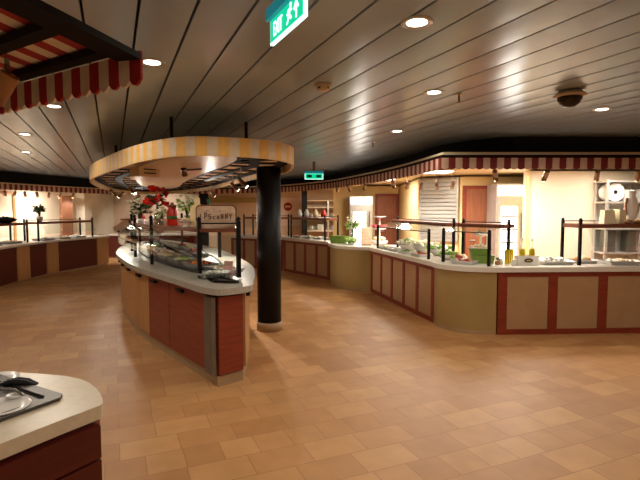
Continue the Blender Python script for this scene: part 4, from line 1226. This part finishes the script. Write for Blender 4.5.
b = MB(); heap(b, (c[0], c[1], c[2] + 0.395), 0.2, 0.2, 0.03, 18, 0.02); o = b.build('pastries', 'flower_white', t); o['kind'] = 'stuff'
def bowl(label, c, r, foods, fn, fr=0.03, n=20, m='white_china'):
    t = empty('serving_bowl', c, label, 'bowl')
    b = MB(); b.lathe([(r * 0.45, 0), (r * 0.8, r * 0.25), (r, r * 0.55), (r * 0.95, r * 0.55), (r * 0.75, r * 0.27), (0.001, r * 0.12)], c, 22); b.build('bowl', m, t)
    b = MB()
    for i in range(n):
        a = R.uniform(0, 2 * PI); q = r * 0.75 * math.sqrt(R.random())
        b.blob((c[0] + q * math.cos(a), c[1] + q * math.sin(a), c[2] + r * 0.35 + (1 - q / r) * r * 0.35), fr * R.uniform(0.7, 1.2), R.randrange(len(foods)), 7, 0.7)
    if fn in ('lettuce', 'salad'):
        for i in range(40):
            a = R.uniform(0, 2 * PI); q = r * 0.8 * math.sqrt(R.random())
            b.leaf((c[0] + q * math.cos(a), c[1] + q * math.sin(a), c[2] + r * 0.5), (math.cos(a), math.sin(a), R.uniform(0.1, 1)), r * 0.5, r * 0.4, 0)
    o = b.build(fn, foods, t); o['kind'] = 'stuff'
    return t
bowl('white bowl of bright green lettuce at the left post of the nearest rounded counter', (1.95, 7.3, ZR), 0.15, ['lettuce', 'leaf_green'], 'lettuce', 0.04, 16)
bowl('white bowl of red tomatoes left of the green boxes', (2.0, 6.98, ZR), 0.10, ['red_food', 'lettuce'], 'tomatoes', 0.03)
bowl('small white bowl of pale food between the green lettuce and the boxes', (2.12, 7.18, ZR), 0.10, ['pale_food', 'flower_white'], 'cheese', 0.025)
tray('silver tray of cold cuts at the front of the nearest rounded counter', (2.03, 6.72, ZR), 0.34, 0.2, -0.75, ['white_china', 'pale_food', 'red_food'], 'cold_cuts', 0.025, 30)
plant('herb_pot', 'small green herb pot at the right end of the nearest rounded counter', (2.46, 6.62, ZR), 20, 0.06, 0.04, 'leaf_green', None, 0, 0.02, 'basket', 0.04, 0.05)
# five panel counter
bowl('large white bowl of white vegetables nearest the far post', (1.69, 9.02, ZR), 0.24, ['flower_white', 'lettuce'], 'salad', 0.05, 22)
bowl('large white bowl of pale salad in the middle of the five panel counter', (1.86, 8.47, ZR), 0.24, ['flower_white', 'pale_food'], 'salad', 0.05, 22)
bowl('white bowl of pale green salad at the near end of the five panel counter', (1.99, 7.92, ZR), 0.2, ['lettuce', 'flower_white'], 'salad', 0.04, 22)
for i, (x, y) in enumerate([(1.29, 9.25), (1.40, 8.78), (1.51, 8.3), (1.64, 7.8)]):
    tray(ORD[i] + ' shallow salad tray from the far end along the five panel counter', (x, y, ZR), 0.36, 0.22, -1.32, [['lettuce', 'pale_food'], ['white_china', 'steel'], ['leaf_green', 'lettuce'], ['pale_food', 'red_food']][i], 'salad', 0.025, 26)
# middle rounded counter
bowl('glass bowl heaped with green apples on the middle rounded counter', (0.66, 10.36, ZR), 0.15, ['lettuce', 'green_box'], 'apples', 0.045, 26, 'vase_glass')
crate('yellow green fruit box on the middle rounded counter', (0.46, 10.85, ZR), 0.4, 0.26, 0.16, 'green_box', -0.6)
plant('flower_vase', 'yellow and white flowers above the green fruit on the middle rounded counter', (0.75, 10.98, ZR), 20, 0.36, 0.16, 'lettuce', 'flower_white', 16, 0.05, 'vase_glass', 0.06, 0.2, 'flowers')
t = empty('menu_stand', (0.98, 10.15, ZR), 'tan menu board standing upright on the middle rounded counter', 'card')
b = MB(); b.box((0.98, 10.15, ZR), (0.2, 0.06, 0.02)); b.build('foot', 'shelf_wood', t)
b = MB(); b.box((0.98, 10.15, ZR + 0.02), (0.22, 0.012, 0.36)); b.build('board', 'sign_tan', t)
c = (1.27, 10.22, ZR)
t = empty('cake_stand', c, 'tiered cake stand with pink flowers right of the tan menu board', 'dish')
b = MB(); b.lathe([(0.09, 0), (0.17, 0.05), (0.18, 0.09), (0.17, 0.1), (0.03, 0.09), (0.02, 0.1), (0.02, 0.32), (0.13, 0.34), (0.14, 0.36), (0.02, 0.35), (0.015, 0.58), (0.13, 0.6), (0.14, 0.615), (0.001, 0.61)], c, 24); b.build('tiers', 'white_china', t)
b = MB(); heap(b, (c[0], c[1], c[2] + 0.09), 0.28, 0.28, 0.04, 22, 0.05, 2); o = b.build('fruit', ['pale_food', 'flower_white'], t); o['kind'] = 'stuff'
b = MB()
for i in range(22):
    a = R.uniform(0, 2 * PI)
    for k in range(3): b.leaf((c[0] + 0.1 * math.cos(a), c[1] + 0.1 * math.sin(a), c[2] + 0.37), (math.cos(a + k), math.sin(a + k), 0.9), 0.11, 0.07)
b.build('blossoms', 'flower_pink', t)
# far counter right of the pillar
for i in range(4):
    p = Vector((-0.55, 13.0)).lerp(Vector((0.3, 11.85)), i / 3.0)
    tray(ORD[i] + ' steel tray from the left under the farthest sneeze guard', (p.x, p.y, ZR), 0.36, 0.26, -0.95, [['pale_food', 'red_food'], ['lettuce', 'white_china'], ['white_china', 'steel'], ['pale_food', 'orange_food']][i], 'food', 0.03, 20)
for i, (s, m) in enumerate([(0.12, 'white_china'), (0.35, 'white_china'), (0.62, 'pale_food'), (0.85, 'jar_red')]):
    p = Vector((-0.66, 13.1)).lerp(Vector((0.22, 11.85)), s)
    b = MB(); b.lathe([(0.06, 0), (0.075, 0.06), (0.06, 0.13), (0.03, 0.17), (0.03, 0.2)], (p.x, p.y + 0.08, 1.475), 14)
    tag(b.build('jar', m), ORD[i] + ' jar from the left on the farthest sneeze guard shelf', 'jar', 'jars on the farthest guard')
# left line things
for i, s in enumerate((9.6, 10.4, 11.1, 12.3, 12.9, 13.5)):
    x = -7.2 if s < 11.5 else -7.15 + (s - 12) * 0.19
    tray(ORD[i] + ' white topped tray from the left on the left serving line', (x, s, 0.88), 0.36, 0.46, -0.05 if s < 12 else -0.2, ['white_china', 'pale_food'] if i % 2 == 0 else ['white_china', 'steel'], 'food', 0.035, 22)
zl = 1.40 - 0.10 + 0.055
c = (-7.2, 11.0, zl)
t = empty('serving_bowl', c, 'wide black bowl with dark contents on the left guard shelf', 'bowl')
b = MB(); b.lathe([(0.1, 0), (0.2, 0.05), (0.24, 0.1), (0.22, 0.1), (0.15, 0.05), (0.001, 0.03)], c, 22); b.build('bowl', 'black_paint', t)
b = MB(); heap(b, (c[0], c[1], c[2] + 0.06), 0.32, 0.32, 0.04, 22, 0.06); o = b.build('dark_fruit', 'leaf_dark', t); o['kind'] = 'stuff'
plant('potted_plant', 'green potted plant on the left guard shelf', (-7.12, 12.2, zl), 44, 0.32, 0.16, 'leaf_green', 'flower_white', 5, 0.03, 'white_china', 0.08, 0.14)

# ------------------------------------------------------------------ kitchen walls : doors, shutter, refrigerators, shelving
def door_struct(name, x0, x1, y, z1, m):
    t = empty(name, ((x0 + x1) / 2, y, 0)); t['kind'] = 'structure'
    b = MB(); b.box(((x0 + x1) / 2, y - 0.02, 0.0), (x1 - x0, 0.036, z1)); o = b.build('door_panel', m, t); o['kind'] = 'structure'
    b = MB()
    for cx_, w_ in ((x0 - 0.035, 0.07), (x1 + 0.035, 0.07)): b.box((cx_, y - 0.03, 0), (w_, 0.055, z1 + 0.07))
    b.box(((x0 + x1) / 2, y - 0.03, z1), (x1 - x0, 0.055, 0.07)); o = b.build('door_frame', 'frame_red', t); o['kind'] = 'structure'
    b = MB(); b.tube([(x0 + 0.08, y - 0.06, 1.02), (x0 + 0.2, y - 0.06, 1.02)], 0.012); o = b.build('door_handle', 'steel', t); o['kind'] = 'structure'
door_struct('door_1', 3.08, 3.60, 10.19, 2.1, 'door_wood')
door_struct('door_2', 1.72, 2.27, 14.39, 2.06, 'door_wood')
p, q = (2.22, 10.72), (2.93, 10.2)
t = empty('roller_shutter', (2.57, 10.45, 1.0), 'grey roller shutter closing the kitchen hatch behind the salad guards', 'shutter')
L = (Vector(q) - Vector(p)).length
b = MB()
for k in range(16):
    z = 0.98 + k * 0.085
    b.seg(p, q, 0.03, L - 0.03, -0.03, 0.015, z, z + 0.066); b.seg(p, q, 0.03, L - 0.03, -0.03, -0.015, z + 0.066, z + 0.085)
b.build('slats', 'shutter_grey', t)
b = MB(); b.seg(p, q, 0, 0.03, -0.03, 0.02, 0.98, 2.35); b.seg(p, q, L - 0.03, L, -0.03, 0.02, 0.98, 2.35); b.build('guide_rail', 'steel', t)
def fridge(label, x0, x1, y0, y1, z1, zsign):
    t = empty('refrigerator', ((x0 + x1) / 2, (y0 + y1) / 2, 0), label, 'refrigerator')
    xc, w_ = (x0 + x1) / 2, x1 - x0
    b = MB(); b.box((xc, (y0 + y1) / 2, 0.08), (w_, y1 - y0, z1 - 0.08)); b.build('case', 'steel', t)
    for dx in (-1, 1):
        for yy in (y0 + 0.06, y1 - 0.06):
            b = MB(); b.lathe([(0.02, 0), (0.02, 0.08)], (xc + dx * (w_ / 2 - 0.05), yy, 0), 10); b.build('foot', 'black_metal', t)
    b = MB(); b.box((xc, y0 - 0.012, zsign), (w_ - 0.06, 0.02, z1 - zsign - 0.04)); b.build('lit_header', 'cold_glow', t)
    b = MB(); b.box((xc, y0 - 0.02, 0.2), (w_ - 0.06, 0.036, zsign - 0.26)); d = b.build('door', 'steel', t)
    b = MB(); b.box((xc - w_ * 0.08, y0 - 0.042, 0.5), (w_ * 0.55, 0.006, zsign - 0.72)); b.build('lit_window', 'cold_glow', d)
    for k in range(3):
        b = MB(); b.box((xc - w_ * 0.08, y0 - 0.047, 1.0 + k * 0.26), (w_ * 0.55, 0.003, 0.03)); b.build('shelf_edge', 'dark_steel', d)
    b = MB(); b.tube([(x1 - 0.1, y0 - 0.075, 0.8), (x1 - 0.1, y0 - 0.075, 1.6)], 0.014); b.build('handle', 'dark_steel', d)
fridge('tall steel refrigerator with glowing white door by the cream wall', 3.50, 4.08, 9.55, 10.1, 2.18, 1.95)
fridge('far steel refrigerator with glowing header left of the far wooden door', 0.85, 1.5, 13.7, 14.35, 2.04, 1.82)
t = empty('steel_shelving', (5.45, 8.5, 0), 'tall steel shelving with bright shelves at the right wall', 'shelving')
for x in (4.95, 5.55, 6.1):
    for y in (8.3, 8.62):
        b = MB(); b.box((x, y, 0), (0.04, 0.04, 2.18)); b.build('upright', 'steel', t)
for z in (0.3, 0.9, 1.32, 1.78, 2.14):
    b = MB(); b.box((5.525, 8.46, z), (1.23, 0.38, 0.03)); b.build('shelf', 'steel', t)
b = MB(); b.box((5.525, 8.645, 0.3), (1.2, 0.01, 1.86)); b.build('back_panel', 'white_plastic', t)
for i, x in enumerate((5.06, 5.42)):
    t2 = empty('tray_rack', (x, 8.42, 0.93), ['left dark upright tray rack on the steel shelving', 'right dark upright tray rack on the steel shelving'][i], 'rack')
    b = MB(); b.box((x, 8.42, 0.93), (0.15, 0.2, 0.375)); b.build('case', 'dark_steel', t2)
    for k in range(6):
        b = MB(); b.box((x + 0.085, 8.34, 0.96 + k * 0.055), (0.03, 0.06, 0.012)); b.build('runner', ['steel', 'card_pink'][i], t2)
t2 = empty('paper_roll', (5.1, 8.4, 1.81), 'large white paper roll with a dark core on the steel shelving', 'paper roll')
b = MB(); b.tube([(5.1, 8.32, 1.97), (5.1, 8.56, 1.97)], 0.155, 28); b.build('paper', 'white_china', t2)
b = MB(); b.tube([(5.1, 8.312, 1.97), (5.1, 8.319, 1.97)], 0.035, 18); b.build('core', 'black_paint', t2)
for i, (x, z, w_, h_) in enumerate([(5.35, 1.81, 0.14, 0.2), (5.75, 1.81, 0.3, 0.22), (5.25, 1.35, 0.3, 0.2), (5.8, 1.35, 0.32, 0.26)]):
    b = MB(); b.box((x, 8.44, z), (w_, 0.24, h_)); 
    tag(b.build('food_container', 'white_plastic'), ['slim white container beside the paper roll', 'wide white container at the right of the top shelf', 'white container on the shelf below the paper roll', 'tall white container on the middle shelf at the frame edge'][i], 'container')
# tile lines on the cream wall are left to the wall itself; the pale pier between wall and refrigerator
b = MB(); b.box((3.735, 8.655, 0.0), (0.06, 0.05, 2.34)); structure(b.build('trim_4', 'wall_yellow'))

# far kitchen behind the farthest guard
t = empty('steel_shelving', (0.3, 17.9, 0), 'long pale shelving of the far kitchen behind the farthest guard', 'shelving')
for x in (-0.55, 0.3, 1.1):
    b = MB(); b.box((x, 17.95, 0), (0.05, 0.5, 2.0)); b.build('upright', 'steel', t)
for z in (0.85, 1.3, 1.72, 1.97):
    b = MB(); b.box((0.275, 17.95, z), (1.75, 0.52, 0.035)); b.build('shelf', 'wall_cream', t)
kk = 0
for z in (0.887, 1.337):
    for x in (-0.3, 0.02, 0.5, 0.85):
        b = MB()
        if kk % 2: b.box((x, 17.85, z), (0.22, 0.25, R.uniform(0.14, 0.24)))
        else: b.lathe([(0.1, 0), (0.13, 0.07), (0.1, 0.16), (0.05, 0.18)], (x, 17.85, z), 16)
        tag(b.build('steel_pot' if kk % 2 == 0 else 'food_container', 'steel' if kk % 2 == 0 else 'white_plastic'),
            ORD[kk % 4] + (' vessel from the left on the lower far kitchen shelf' if z < 1 else ' vessel from the left on the upper far kitchen shelf'), 'container', 'vessels of the far kitchen shelving')
        kk += 1
t = empty('wall_poster', (-1.22, 18.2, 1.3), 'pale poster with a red round mark on the far wall right of the pillar', 'poster')
b = MB(); b.box((-1.15, 18.27, 1.05), (1.05, 0.04, 1.05)); b.build('board', 'poster_white', t)
b = MB(); b.tube([(-1.22, 18.245, 1.77), (-1.22, 18.2495, 1.77)], 0.16, 28); b.build('red_disc', 'poster_red', t)
b = MB(); b.box((-1.22, 18.243, 1.75), (0.2, 0.002, 0.045)); b.build('pale_bar', 'letter_pale', t)
b = MB(); b.box((-3.2, 18.15, 1.92), (2.2, 0.08, 0.2)); structure(b.build('trim_5', 'olive_tan'))
t = empty('kitchen_column', (-4.2, 17.6, 0), 'dark far column seen just above the rounded sign', 'column')
b = MB(); b.box((-4.25, 17.6, 0), (0.3, 0.2, 2.39)); b.build('shaft', 'black_paint', t)
t = empty('kitchen_column', (-0.5, 17.6, 0), 'dark narrow column of the far kitchen beside the poster', 'column')
b = MB(); b.box((-0.56, 17.3, 0), (0.2, 0.2, 2.39)); b.build('shaft', 'black_paint', t)

# left wall : column, wooden cupboard, framed panels
t = empty('wall_column', (-7.72, 15.6, 0), 'white square column at the end of the left awning', 'column')
b = MB(); b.box((-7.72, 15.75, 0.0), (0.38, 0.3, 2.31), -0.4); b.build('shaft', 'wall_cream', t)
t = empty('cupboard', (-8.12, 15.4, 0), 'tall wooden cupboard left of the white column', 'cupboard')
b = MB(); b.box((-8.05, 15.25, 0.0), (0.42, 0.3, 2.1), -0.9); b.build('case', 'cupboard_wood', t)
uu = Vector((math.cos(-0.9 + PI / 2), math.sin(-0.9 + PI / 2))) * -1
for k in range(3):
    z = 0.6 + k * 0.42
    b = MB(); b.box((-8.05 + uu.x * 0.155, 15.25 + uu.y * 0.155, z), (0.38, 0.02, 0.03), -0.9); b.build('shelf_edge', 'light_wood', t)
LW = [(-9.84, 9.9), (-9.68, 11.2), (-9.42, 12.6), (-8.98, 14.2), (-8.76, 14.9)]
for i in range(3):
    p, q = LW[i], LW[i + 1]; L = (Vector(q) - Vector(p)).length
    t = empty('wall_panel', ((p[0] + q[0]) / 2 + 0.1, (p[1] + q[1]) / 2, 0.5), ORD[i] + ' pale wood framed panel from the left on the left wall', 'panel', 'framed panels on the left wall')
    b = MB()
    b.seg(p, q, 0.1, 0.18, 0.06, 0.11, 0.5, 2.2); b.seg(p, q, L - 0.18, L - 0.1, 0.06, 0.11, 0.5, 2.2)
    b.seg(p, q, 0.18, L - 0.18, 0.06, 0.11, 2.12, 2.2); b.seg(p, q, 0.18, L - 0.18, 0.06, 0.11, 0.5, 0.58); b.build('frame', 'light_wood', t)
    b = MB(); b.seg(p, q, 0.18, L - 0.18, 0.06, 0.085, 0.58, 2.12); b.build('infill', 'wall_cream', t)

# ------------------------------------------------------------------ world and view
w_ = bpy.data.worlds.new('world'); bpy.context.scene.world = w_; w_.use_nodes = True
w_.node_tree.nodes['Background'].inputs[0].default_value = (0.9, 0.75, 0.6, 1); w_.node_tree.nodes['Background'].inputs[1].default_value = 0.02
sc = bpy.context.scene
sc.view_settings.view_transform = 'Standard'; sc.view_settings.look = 'None'; sc.view_settings.exposure = 0.25; sc.view_settings.gamma = 1.0
sc.view_settings.use_curve_mapping = False
try:
    sc.cycles.use_denoising = True; sc.cycles.max_bounces = 8; sc.cycles.diffuse_bounces = 5; sc.cycles.glossy_bounces = 3; sc.cycles.transparent_max_bounces = 16
    sc.cycles.sample_clamp_indirect = 4.0; sc.cycles.caustics_reflective = False; sc.cycles.caustics_refractive = False
except Exception: pass
